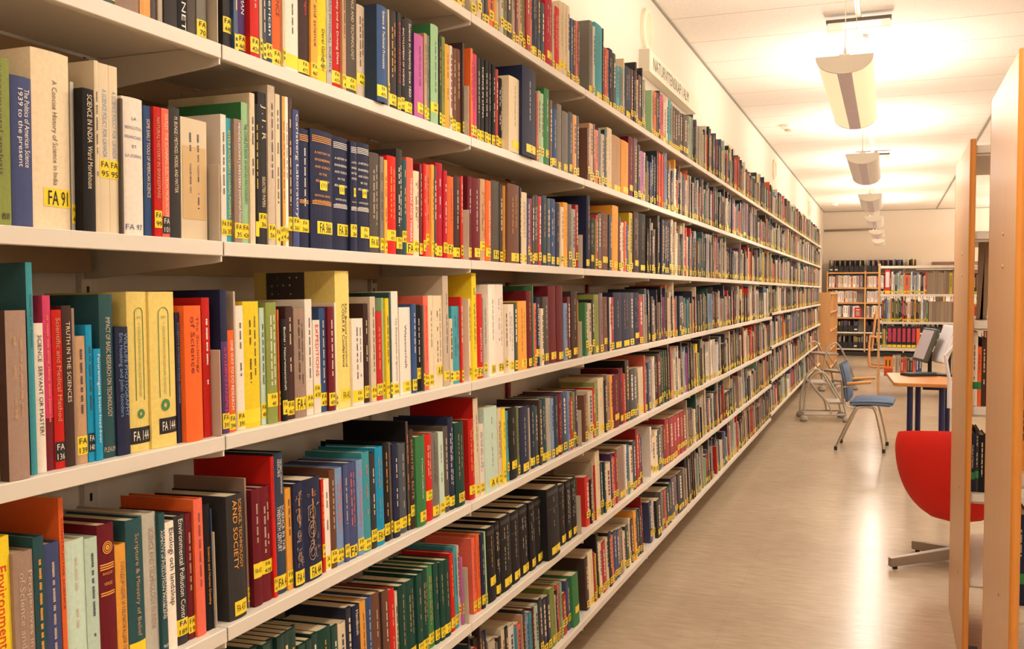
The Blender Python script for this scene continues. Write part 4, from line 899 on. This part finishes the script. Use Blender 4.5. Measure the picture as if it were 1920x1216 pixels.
for k, z in enumerate(zs):
    gap = (zs[k-1]-.03-z) if k else .32
    for i in range(4):
        if k in (0, 4, 5):
            nb = 7; w = (uw-.05)/nb
            for j in range(nb):
                if rb.random() < .06 and k: continue
                x = xs[0]+i*uw+.025+j*w
                if x > 1.2 or (k == 0 and x > .5): continue
                t = thing('magazine_box', 'black magazine file box in the wooden rack at the far wall', 'magazine box', (x, yb+.02, z+.0005), 0, 'black magazine file boxes in the far rack')
                if boxproto is None:
                    q = MB(); W = w-.006; D_ = .25; h1, h2 = gap*.42, gap*.8; tt = .003
                    q.box(0, W, 0, tt, 0, h1); q.box(0, W, D_-tt, D_, 0, h2); q.box(0, W, tt, D_-tt, 0, tt)
                    for xx in (0, W-tt):
                        q.add([(xx, 0, 0), (xx, D_, 0), (xx, D_, h2), (xx, D_*.4, h2), (xx, 0, h1), (xx+tt, 0, 0), (xx+tt, D_, 0), (xx+tt, D_, h2), (xx+tt, D_*.4, h2), (xx+tt, 0, h1)],
                              [(0, 1, 2, 3, 4), (9, 8, 7, 6, 5), (0, 5, 6, 1), (1, 6, 7, 2), (2, 7, 8, 3), (3, 8, 9, 4), (4, 9, 5, 0)])
                    s1 = q.build('box_body', M_BOX, t); s2 = MB().box(W*.2, W*.8, -.001, 0, h1*.3, h1*.5).build('label_slip', M_WHITEINK, t); boxproto = (s1, s2)
                else:
                    for s_ in boxproto[:1] if rb.random() < .8 else boxproto:
                        c_ = s_.copy(); C.objects.link(c_); c_.parent = t
                for q in range(rb.randint(1, 3)):
                    a = x+.006+q*w*.3; ccc = rb.choice([(200, 180, 170), (225, 210, 200), (120, 120, 160), (160, 90, 90), (90, 84, 90), (220, 200, 90), (190, 150, 140)])
                    MAGS.book(Matrix.Translation((a, yb+.1, z+.005))@R90, 0, 0, w*.24, gap*rb.uniform(.7, .84), .17, ccc, rb, sticker=False, marks=False)
        else:
            x = xs[0]+i*uw+.03; end = xs[0]+(i+1)*uw-.03-rb.choice([0, .05, .12])
            while x < end-.03:
                T = rb.uniform(.012, .05); 
                if x+T > end: break
                ccc = rb.choice([(246, 238, 234)]*14+[(236, 214, 206)]*3+[(226, 206, 204), (214, 190, 196), (240, 226, 180), (190, 150, 140), (120, 110, 140), (200, 210, 210), (216, 60, 40), (150, 40, 44), (80, 90, 130), (230, 140, 70), (150, 180, 190)])
                MAGS.book(Matrix.Translation((x, yb+.03, z+.001))@R90, 0, 0, T-.001, gap*rb.uniform(.78, .88), .24, ccc, rb, sticker=False, marks=True, detail=False)
                x += T
o = MAGS.build('periodicals', 'pale and coloured periodicals standing in the far wooden rack'); o['category'] = 'periodicals'
p0 = at_y(1603, 0, yb).x
def far_item(x0, x1, z0, z1, y, rgb, nm, lab, cat):
    t = thing(nm, lab, cat, (x0, y, z0)); w, h = x1-x0, z1-z0
    MB().box(0, w, 0, .02, 0.0005, h).build('cover', mat(nm+'_red', rgb, .4), t); MB().box(w*.22, w*.78, -.002, -.0002, h*.15, h*.62).build('cover_picture', mat('grey_print', (170, 150, 146), .5), t)
    MB().box(w*.2, w*.8, -.002, -.0002, h*.74, h*.84).build('title_strip', M_WHITEINK, t)
far_item(at_y(1602.5, 580, yb).x, at_y(1614.5, 580, yb).x, zs[3], zs[3]+.2, yb+.004, (200, 30, 40), 'magazine', 'red magazine displayed face-on on the fourth shelf of the far rack', 'magazine')

# wooden unit that closes the end of the steel shelving
ye = YB+NBAY+.08
t = thing('leaflet_shelf', 'pale wooden open leaflet shelf standing at the far end of the steel shelving', 'shelving', (XW+.005, ye, 0))
xf_, zt_ = -.86-XW-.005, H0-.02; Lh = 2.3
MB().box(0, xf_, 0, .024, .0, zt_).build('near_side_panel', M_BEECHFAR, t); MB().box(0, xf_, Lh-.024, Lh, .0, zt_).build('far_side_panel', M_BEECHFAR, t)
for i in range(1, 3): MB().box(.02, xf_, Lh*i/3-.012, Lh*i/3+.012, 0.08, zt_-.03).build('divider', M_BEECHFAR, t)
for k in range(5):
    z = .08+k*(zt_-.11)/4
    for i in range(3): MB().box(.02, xf_-.001, Lh*i/3+.0245 if i == 0 else Lh*i/3+.0125, Lh*(i+1)/3-.0245 if i == 2 else Lh*(i+1)/3-.0125, z, z+.024).build('shelf', M_BEECHFAR, t)
LF = Stuff(); rl = random.Random(9)
for k in range(4):
    for i in range(3):
        y = ye+Lh*i/3+.05
        while y < ye+Lh*(i+1)/3-.12:
            w = rl.uniform(.05, .14)
            LF.book(Matrix.Translation((-.9, y, .106+k*(zt_-.11)/4)), 0, 0, w-.02, rl.uniform(.15, .24), .1, rl.choice([(236, 226, 214), (226, 210, 196), (200, 180, 170), (214, 150, 90), (180, 190, 200)]), rl, sticker=False, marks=False)
            y += w
o = LF.build('leaflets', 'white and pale leaflets in the wooden shelf at the aisle end'); o['category'] = 'leaflets'

# ------------------------------------------------------------------ free-standing grey bookcase across the room
yg = on_floor(1643, 742).y
xg0 = at_y(1645.5, 620, yg).x; xg1 = 2.6
zg = [at_y(1700, p, yg).z for p in (498, 551, 603, 652, 706)]
t = thing('low_bookcase', 'cream steel bookcase with wooden end panel standing across the aisle end', 'shelving', (xg0, yg, 0))
W_ = xg1-xg0
MB().box(0, .026, 0, .56, 0, zg[0]+.03).build('end_panel', M_BEECHFAR, t, bevel=.002)
MB().box(W_-.026, W_, 0, .56, 0, zg[0]+.03).build('end_panel', M_BEECHFAR, t, bevel=.002)
nb = 3; bw = (W_-.052)/nb
for i in range(nb):
    for k, z in enumerate(zg):
        a, b_ = .027+i*bw, .026+(i+1)*bw-.002
        s = MB().box(a, b_, .01, .55, z-.03, z).build('shelf', M_STEEL, t, bevel=.001)
        if k == 0: MB().box(a, b_, .2, .22, z-.09, z-.05).build('stiffener', M_STEEL, s)
for i in range(1, nb): MB().box(.026+i*bw-.002, .026+i*bw+.0, .02, .54, .08, zg[0]-.001).build('divider', M_STEEL, t)
COL['Z'] = ((150, 128, 108), 'grey-brown', 0)
def shelf_fill(k, xa, xb, seq, hs, jit=.02):
    """spines facing the aisle on shelf k from px xa to xb"""
    z = zg[k]; n = len(seq); X = [at_y(xa+(xb-xa)*i/n, 600, yg).x for i in range(n+1)]
    for i, c_ in enumerate(seq):
        if c_ == ' ': continue
        h = hs*rb.uniform(1-jit*3, 1+jit)
        ST.book(Matrix.Translation((X[i], yg+.03, z+.0006))@R90, 0, 0, X[i+1]-X[i]-.001, h, .2, COL[c_][0], rb, sticker=c_ not in 'Z', marks=c_ != 'Z', detail=True)
shelf_fill(1, 1656, 1662.5, 'p', .245); shelf_fill(1, 1667, 1695, 'FwLnSScL', .285, .06); shelf_fill(1, 1695, 1704, 'o', .26); shelf_fill(1, 1704, 1737, 'LwuLULwnnwr', .28, .06); shelf_fill(1, 1737, 1790, 'ZZZZZZZZyZ', .285, .03)
shelf_fill(2, 1653, 1740, 'RFuUcOevbEknrkrwcRQOkGLwUtE', .295, .07); shelf_fill(2, 1741, 1792, 'ZZZZZZZ', .265, .01)
shelf_fill(3, 1653, 1663, 'Qyg', .25, .05)
shelf_fill(4, 1675, 1690, 'WWW', .27, .01); shelf_fill(4, 1690, 1730, 'roNNsuu', .25, .06)
shelf_fill(1, 1792, 1900, 'cwrOgkTTnyVVkcwrn', .24, .06); shelf_fill(2, 1792, 1900, 'WngGoocwwLkkkRRe', .235, .06); shelf_fill(3, 1800, 1890, 'kkNNcwRRgLkk', .24, .04); shelf_fill(4, 1800, 1890, 'kkNNcwRRgLkk', .24, .04)
# ring binders
def binder(x, w, h, z, body, face, lab, grp=None):
    t = thing('ring_binder', lab, 'binder', (x, yg+.02, z+.0006), 0, grp)
    MB().box(0, w, 0, .24, 0, h).build('cover', body, t, bevel=.003)
    MB().box(w*.16, w*.84, -.0012, -.0002, h*.28, h*.92).build('spine_label', face, t)
    MB().box(w*.05, w*.95, -.002, -.0004, h*.02, h*.14).build('call_number_sticker', M_STICK, t)
x = [at_y(p, 630, yg).x for p in np.linspace(1663.5, 1718, 7)]
for i in range(6):
    binder(x[i], x[i+1]-x[i]-.003, .27, zg[3], mat('black_binder', (34, 26, 32), .5), mat('rose_label', (190, 50, 84), .5), '%s black binder with rose label from the left on the cream bookcase' % ORD[i], 'row of black and rose binders')
binder(at_y(1659, 530, yg).x, .065, .31, zg[1], mat('red_binder', (214, 30, 30), .45), mat('white_label', (240, 214, 206), .5), 'tall red ring binder with white label on the cream bookcase')
binder(at_y(1716.5, 630, yg).x+.01, .045, .25, zg[3], mat('orange_binder', (236, 84, 30), .45), mat('orange_label', (240, 110, 60), .5), 'orange-red binder right of the rose-labelled binders')
t = thing('file_box_set', 'orange and yellow slipcase with dark slots on the bottom shelf of the cream bookcase', 'slipcase', (at_y(1652.5, 690, yg).x+.03, yg+.02, zg[4]+.0005))
w = at_y(1675, 690, yg).x-at_y(1653, 690, yg).x-.035
MB().box(0, w, 0, .2, 0, .25).build('case', mat('orange_case', (232, 128, 38), .5), t, bevel=.002)
MB().box(0.002, w-.002, -.001, 0, 0, .1).build('red_base_band', mat('red_band', (200, 70, 30), .5), t)
for i in range(2): MB().box(w*(.2+.4*i), w*(.34+.4*i), -.0015, -.0001, .13, .21).build('slot', M_BLACKP, t)
o = ST.build('shelved_books', 'smaller multicoloured library books filling the rest of the wall shelves and cream bookcase')

# ------------------------------------------------------------------ computer table
zt = .72
A = on_floor(1664, 698, zt); B_ = on_floor(1676, 717, zt); G_ = on_floor(1800, 722, zt); E_ = on_floor(1800, 695, zt)
t = thing('computer_table', 'small beech-topped table with dark blue legs carrying the monitors', 'table', (B_.x, B_.y, 0))
dx = G_.x-B_.x+.1; dy = A.y-B_.y
pts = [(0.0, .02), (.03, 0), (dx, 0), (dx, dy), (-.02, dy), (-.05, dy-.03)]
MB().prism(pts, zt-.025, zt).build('tabletop', mat('beech_tabletop', (206, 134, 66), .35, noise=.1, nscale=8, stretch=(.6, 8, 8)), t, bevel=.004)
MBL = mat('dark_blue_enamel', (28, 34, 84), .4)
def px_x(px, y): return at_y(px, 700, y).x
for px, fy in ((1707, .12), (1722, dy-.08), (1767, .10), (1777, dy-.12)):
    xx = px_x(px, B_.y+fy)-B_.x
    MB().tube([(xx, fy, 0.001), (xx, fy, zt-.0255)], .02, 12).build('leg', MBL, t, smooth='auto')
MB().box(.2, dx-.1, dy*.45, dy*.5, zt-.08, zt-.026).build('apron', MBL, t)
mlav = mat('lavender_grey_screen', (190, 178, 186), .3); mwht = mat('white_monitor_back', (228, 222, 224), .4); mdk = mat('dark_green_grey_bezel', (76, 78, 66), .5)
def monitor(px, py, yoff, lab, w, h, rz, tilt, face, back):
    P = on_floor(px, py, zt); t = thing('monitor', lab, 'monitor', (P.x, P.y, zt), rz, 'monitors on the small table')
    MB().lathe([(.09, .0005), (.09, .012), (.03, .018)]).build('foot', M_BLACKP, t, smooth='auto')
    MB().tube([(0, 0, .015), (0, 0, .18)], .015, 10).build('stand', M_BLACKP, t, smooth='auto')
    Mx = Matrix.Translation((0, -.03, .09+h/2))@Matrix.Rotation(tilt, 4, 'X')
    MB().obox(Mx, -w/2, w/2, -.018, .018, -h/2, h/2).build('housing', back, t, bevel=.012, seg=3)
    MB().obox(Mx, -w/2+.02, w/2-.02, -.0205, -.0182, -h/2+.02, h/2-.02).build('screen', face, t)
monitor(1743, 701, 0, 'flat monitor with lavender grey screen tilted back, left one on the table', .32, .27, -1.33, -.34, mlav, mdk)
monitor(1779, 704, 0, 'white-backed flat monitor beside the lavender one', .32, .3, -1.33, -.36, mwht, mwht)
P = on_floor(1722, 704, zt); t = thing('keyboard', 'black keyboard lying on the small table in front of the monitors', 'keyboard', (P.x, P.y, zt), .5)
MB().box(-.11, .12, -.07, .07, .0005, .018).build('case', M_BLACKP, t, bevel=.004)
kb = MB()
for r_ in range(4):
    for c_ in range(11): kb.box(-.105+c_*.02, -.088+c_*.02, -.06+r_*.03, -.036+r_*.03, .0182, .024)
kb.build('keys', mat('grey_keys', (70, 66, 66), .5), t)
P = on_floor(1776, 714, zt); t = thing('clamp_arm', 'white jointed clamp arm fixed at the table edge beside the monitors', 'arm', (P.x, B_.y-.02, zt))
MB().tube([(0, 0, -.16), (0, 0, .02)], .016, 8).build('clamp', mwht, t); MB().tube([(0, 0, .02), (-.03, 0, .2), (.05, .03, .3)], .012, 8).build('arm', mwht, t)

# ------------------------------------------------------------------ blue armchair on steel legs
N1, N2 = on_floor(1567, 843), on_floor(1657, 849); F1 = on_floor(1573, 828)
fd = (N2-N1).normalized(); ang = math.atan2(fd.y, fd.x); Lf = (N2-N1).length; WD = .44
t = thing('visitor_chair', 'blue upholstered armchair with steel tube legs and wooden armrests in the aisle', 'chair', N1, ang)
MU = mat('blue_grey_upholstery', (98, 116, 146), .85, noise=.12, nscale=220, bump=.2)
s0, s1 = Lf*.25, Lf*1.17
for l in (0.0, WD):
    r = smooth_path([(0.0, l, .02), (Lf*.2, l+(.01 if l == 0 else -.01), .2), (Lf*.38, l+(.02 if l == 0 else -.02), .345), (Lf*.48, l+(.03 if l == 0 else -.03), .375), (Lf*.74, l+(.03 if l == 0 else -.03), .375), (Lf*.82, l+(.02 if l == 0 else -.02), .34), (Lf*.92, l+(.01 if l == 0 else -.01), .18), (Lf, l, .02)], 6)
    lg = MB().tube(r, .011, 10).build('leg_frame', M_CHROME, t, smooth='auto')
    for f in (0.0, Lf): MB().lathe([(.014, 0), (.014, .03), (.011, .034)], f, l, 12).build('rubber_foot', M_BLACKP, lg, smooth='auto')
MB().tube([(Lf*.5, .03, .372), (Lf*.5, WD-.03, .372)], .01, 8).build('crossbar', M_CHROME, t); 
def cushion(w0, pts, th, nm, m_):
    """upholstered pad: profile curve in f-z, rounded thickness, across the width"""
    P = [Vector((a, 0, b)) for a, b in pts]; n = len(P); mb = MB(); nl = 9
    for side in (1, -1):
        for i, p in enumerate(P):
            tg = (P[min(i+1, n-1)]-P[max(i-1, 0)]).normalized(); nr = Vector((-tg.z, 0, tg.x)); e = 1-abs(2*i/(n-1)-1)**6
            for j in range(nl+1):
                u = j/nl; q = 1-abs(2*u-1)**5
                o_ = p+nr*side*th*.5*(.35+.65*min(e, q)); mb.v.append((o_.x, w0+u*(WD-2*w0), o_.z))
    k = n*(nl+1)
    for s_ in (0, 1):
        for i in range(n-1):
            for j in range(nl):
                a = s_*k+i*(nl+1)+j; f = (a, a+1, a+nl+2, a+nl+1); mb.f.append(f if s_ else f[::-1])
    for i in range(n-1):
        for j in (0, nl):
            a = i*(nl+1)+j; mb.f.append((a, a+nl+1, k+a+nl+1, k+a) if j == 0 else (a+nl+1, a, k+a, k+a+nl+1))
    for j in range(nl):
        for i in (0, n-1):
            a = i*(nl+1)+j; mb.f.append((a+1, a, k+a, k+a+1) if i == 0 else (a, a+1, k+a+1, k+a))
    return mb.build(nm, m_, t, smooth=True)
cushion(.0, [(s0+.012+(s1-s0-.012)*i/12, .405+.012*math.sin(i/12*2.6)) for i in range(13)], .07, 'seat', MU)
cushion(.02, [(Lf*.21-.05*(i/12)-.03*math.sin(math.pi*(i/12)**1.2)*0+.012*math.sin(math.pi*i/12), .415+.33*i/12) for i in range(13)], .058, 'backrest', MU)
for l in (.03, WD-.03):
    MB().tube(smooth_path([(Lf*.5, l, .378), (Lf*.3, l, .37), (Lf*.14, l, .41), (Lf*.12, l, .5), (Lf*.1, l, .6)], 5), .01, 8).build('back_tube', M_CHROME, t, smooth='auto')
for l in (-.015, WD+.015):
    a_ = MB().tube([(Lf*.12, l, .54), (Lf*.3, l, .56), (Lf*.62, l, .59)], .008, 8).build('arm_tube', M_CHROME, t, smooth='auto')
    Ma = Matrix.Translation((Lf*.22, l, .562))@Matrix.Rotation(-.09, 4, 'Y')
    MB().obox(Ma, 0, .2, -.022, .022, .002, .024).build('armrest', mat('honey_wood', (214, 146, 66), .4), t, bevel=.008, seg=3)

# ------------------------------------------------------------------ rolling step stools
MSTEP = mat('grey_step_plastic', (164, 150, 134), .5)
def step_stool(P0, ang, lab, sc=1.0):
    t = thing('step_stool', lab, 'step stool', P0, ang, 'rolling step stools by the shelving'); t.scale = (sc, sc, sc)
    L, Wd = .46, .42
    for l in (0, Wd):
        MB().tube(smooth_path([(0, l, .075), (.01, l, .25), (.06, l, .46), (.1, l, .53), (.17, l, .565), (.24, l, .53), (.33, l, .38), (.43, l, .2), (L, l, .075)], 5), .0115, 8).build('side_hoop', M_GREYTUBE, t, smooth='auto')
        MB().tube(smooth_path([(.07, l, .45), (.16, l, .33), (.27, l, .2), (.3, l, .085)], 4), .009, 8).build('side_brace', M_GREYTUBE, t, smooth='auto')
        MB().tube([(0, l, .08), (L, l, .08)], .0115, 8).build('base_rail', M_GREYTUBE, t, smooth='auto')
    for f in (0, L):
        MB().tube([(f, 0.012, .08), (f, Wd-.012, .08)], .0105, 8).build('cross_rail', M_GREYTUBE, t, smooth='auto')
        for l in (0, Wd):
            MB().lathe([(.036, .004), (.046, .02), (.042, .045), (.025, .064), (.008, .07)], f, l, 18).build('caster', MSTEP, t, smooth='auto')
    MB().box(.27, .45, .02, Wd-.02, .2, .225).build('lower_step', MSTEP, t, bevel=.01, seg=3)
    MB().box(.06, .25, .02, Wd-.02, .42, .445).build('upper_step', MSTEP, t, bevel=.01, seg=3)
    return t
P = on_floor(1507, 789); Q = on_floor(1586, 791)
step_stool(P, math.atan2((Q-P).y, (Q-P).x), 'nearer grey tubular rolling step stool behind the blue chair', (Q-P).length/.46)
P = on_floor(1541, 733); Q = on_floor(1609, 730)
step_stool(P, math.atan2((Q-P).y, (Q-P).x)-.05, 'farther grey tubular rolling step stool near the leaflet shelf', 1.15)
# bentwood chair partly behind the cream bookcase
P = on_floor(1630, 690); t = thing('bentwood_chair', 'pale bentwood armchair half hidden behind the cream bookcase end', 'chair', P, .0)
MW = mat('bentwood', (214, 150, 96), .45)
for l in (0, .55):
    MB().tube(smooth_path([(.5, l, .03), (.08, l, .03), (.0, l, .08), (-.01, l, .3), (.0, l, .5), (.05, l, .56), (.5, l, .5)], 6), .018, 8).build('side_frame', MW, t, smooth='auto')
    MB().tube(smooth_path([(.04, l+.05 if l == 0 else l-.05, .3), (.06, l+.05 if l == 0 else l-.05, .6), (.1, l+.05 if l == 0 else l-.05, 1.0)], 6), .018, 8).build('back_post', MW, t, smooth='auto')
MB().box(.02, .5, .04, .51, .36, .42).build('seat', M_BLACKP, t, bevel=.02)
MB().box(.06, .1, .08, .47, .5, .95).build('backrest', M_BLACKP, t, bevel=.01)

# ------------------------------------------------------------------ red swivel tub chair
PC = on_floor(1792, 1056)
t = thing('tub_chair', 'bright red upholstered tub chair on a grey star base, half hidden behind wooden panels', 'chair', PC, 0.0)
MR = mat('red_wool_upholstery', (226, 30, 8), .75, noise=.06, nscale=300, bump=.15)
mb = MB(); na, nv = 36, 14
for j in range(nv+1):
    v = j/nv; r = .288*max(.0, 1-(1-v)**2.6)**.5+.004
    r *= 1-.05*max(0, (v-.8)/.2)**2
    for i in range(na+1):
        a = math.radians(-128+256*i/na); rim = .495*(.9+.1*math.cos(a)) if True else 0
        mb.v.append((r*math.sin(a)*1.0, -r*math.cos(a)*.92-.03*v, .205+v*rim))
for j in range(nv):
    for i in range(na):
        a = j*(na+1)+i; mb.f.append((a, a+1, a+na+2, a+na+1))
sh = mb.build('shell', MR, t, smooth=True)
sm = sh.modifiers.new('thickness', 'SOLIDIFY'); sm.thickness = .036; sm.offset = -1
bv = sh.modifiers.new('round', 'BEVEL'); bv.width = .014; bv.segments = 3; bv.limit_method = 'ANGLE'; bv.angle_limit = 1.0
MB().lathe([(.08, .29), (.15, .32), (.19, .36), (.19, .39), (.16, .41), (.05, .415)], 0, .03, 32).build('seat_cushion', MR, t, smooth=True)
MST = mat('grey_star_base', (158, 140, 124), .4, metal=.3)
MB().lathe([(.026, .07), (.026, .23)], 0, 0, 16).build('column', MST, t, smooth='auto')
for px, py in ((1668, 1066), (1712, 1032)):
    Q = on_floor(px, py); d = Q-PC; a = math.atan2(d.y, d.x); L = d.length
    for k in ((0, math.pi) if True else (0,)):
        Ml = Matrix.Rotation(a+k, 4, 'Z')
        q = MB(); q.add([tuple(Ml@Vector(p)) for p in [(0, -.02, .03), (L, -.014, .012), (L, .014, .012), (0, .02, .03), (0, -.02, .085), (L, -.014, .055), (L, .014, .055), (0, .02, .085)]], [(0, 3, 2, 1), (4, 5, 6, 7), (0, 1, 5, 4), (1, 2, 6, 5), (2, 3, 7, 6), (3, 0, 4, 7)])
        lg = q.build('star_leg', MST, t, bevel=.003)
        e = Ml@Vector((L-.03, 0, 0)); MB().lathe([(.012, .001), (.012, .0135)], e.x, e.y, 12).build('glide', M_BLACKP, lg)

# ------------------------------------------------------------------ the two wooden-ended bookcases on the right
ZT = H0+.53; PX = .262
def end_bookcase(y0, y1, levels, lab, xw=1.1):
    t = thing('end_panel_bookcase', lab, 'bookcase', (PX, y0, 0), 0, 'bookcases with wooden end panels on the right')
    D_ = y1-y0
    MB().box(0, .02, .012, D_-.012, .001, ZT).build('end_panel', M_BEECH, t, bevel=.002)
    for yy, s in ((0.012, 1), (D_-.012, -1)):
        mb = MB(); n = 8
        P = [(.01-.0105*math.cos(math.pi*i/n), yy-s*.0125*math.sin(math.pi*i/n)) for i in range(n+1)]
        mb.prism(P, .001, ZT+.001); mb.build('edge_band', M_EDGE, t, smooth='auto')
    for z in (.3, .62, 1.42, 1.5):
        mb = MB(); mb.lathe([(.005, 0), (.004, .0015)], 0, 0, 10); mb.v = [(-.0002-c_, D_*.3+b_+z*.05, z+a) for a, b_, c_ in mb.v]; mb.build('screw_cap', M_CHROME, t)
    for z in levels:
        s = MB().box(.022, xw, .04, D_-.04, z-.028, z).build('shelf', M_STEEL, t, bevel=.0012)
        MB().box(.022, xw, .05, .055, z-.036, z-.0285).build('shelf_lip', M_STEEL, s)
    for yy in (D_*.5,):
        MB().box(.021, .026, yy-.02, yy+.02, .06, levels[0]).build('upright', M_STEEL, t)
        MB().box(xw-.02, xw, yy-.02, yy+.02, .0, levels[0]).build('upright', M_STEEL, t)
    MB().box(.024, .06, .08, .14, 0, .06).build('foot', M_BLACKP, t)
    return t
ya1, yb1, ya2, yb2 = 2.37, 3.0, 3.71, 4.5
lev2 = [at_y(1836, p, ya2+.04).z for p in (272, 433, 601, 763, 926, 1085)]
end_bookcase(ya1, yb1, [l_ for l_ in lev2], 'nearest bookcase end, wide grey-beech panel with orange edge at the right border', .8)
end_bookcase(ya2, yb2, lev2, 'second bookcase behind, narrow beech end panel with orange edge, shelves showing', 1.1)
def rbook(px0, px1, ytop, lev, c_, lab, yy=ya2+.075, **o_):
    xa, xb = at_y(px0, 700, yy).x, at_y(px1, 700, yy).x; z = lev2[lev]; 
    h = at_y((px0+px1)/2, ytop, yy).z-z
    b = dict(row=9, bay=0, y0=xa, y1=xb, h=min(.28, max(.12, h)), c=c_, o=dict(sg=1, **o_), p=0)
    TILT[9] = 0
    r = make_book(b, Mx=Matrix.Translation((xa, yy, z+.0005))@R90)
    r['label'] = lab; r['category'] = 'book'; r['group'] = 'books on the bookcases with wooden ends'
_z = zrow
def zrow(row, bay=0): return ZS8+(8-row)*SP
rbook(1820.5, 1833, 622, 3, 'w', 'tall white book with green sticker between the wooden panels', st='', sz=.06)
rbook(1833.3, 1840, 650, 3, 'o', 'narrow orange-red book beside white book between the wooden panels', st='', sz=.06)
rbook(1840.3, 1850, 634, 3, 'B', 'dark brown book pushed against the nearest wooden panel', st=None)
rbook(1820.5, 1831, 812, 4, 'n', 'thick navy book with white lettering and green sticker between the panels', t='Handbook of Chemistry', tc='w', tr=(.4, .8), st='', sz=.045)
rbook(1831.4, 1838, 805, 4, 'K', 'narrow charcoal book right of the thick navy one', st='', sz=.05)
rbook(1838.4, 1850, 815, 4, 'k', 'black book at the right of the lower shelf gap', st=None)
rbook(1906, 1935, 965, 4, 'n', 'navy book with coloured stripes beside the nearest panel at the right border', yy=ya1+.075, st='', sz=.05)
rbook(1907, 1950, 690, 3, 'O', 'orange book at the right border of the picture', yy=ya1+.075, st=None)
for x0, x1, lab in ((1835, 1831, 'left slanting steel shelf support between the wooden panels'), (1848, 1838, 'right slanting steel shelf support between the wooden panels')):
    a = at_y(x0, 455, ya2+.2); b_ = at_y(x1, 548, ya2+.2)
    t = thing('shelf_support', lab, 'support', (b_.x, b_.y, lev2[2]+.0005), 0, 'slanting steel supports in the right bookcase')
    hh = lev2[1]-.03-lev2[2]-.002; dxx = a.x-b_.x
    MB().add([(0, 0, 0), (.022, 0, 0), (.022, .003, 0), (0, .003, 0), (dxx, 0, hh), (dxx+.022, 0, hh), (dxx+.022, .003, hh), (dxx, .003, hh)], [(0, 3, 2, 1), (4, 5, 6, 7), (0, 1, 5, 4), (1, 2, 6, 5), (2, 3, 7, 6), (3, 0, 4, 7)]).build('plate', mat('taupe_steel', (150, 122, 96), .5), t)
    MB().box(0, .03, 0, .05, 0, .002).build('foot', M_STEEL, t)
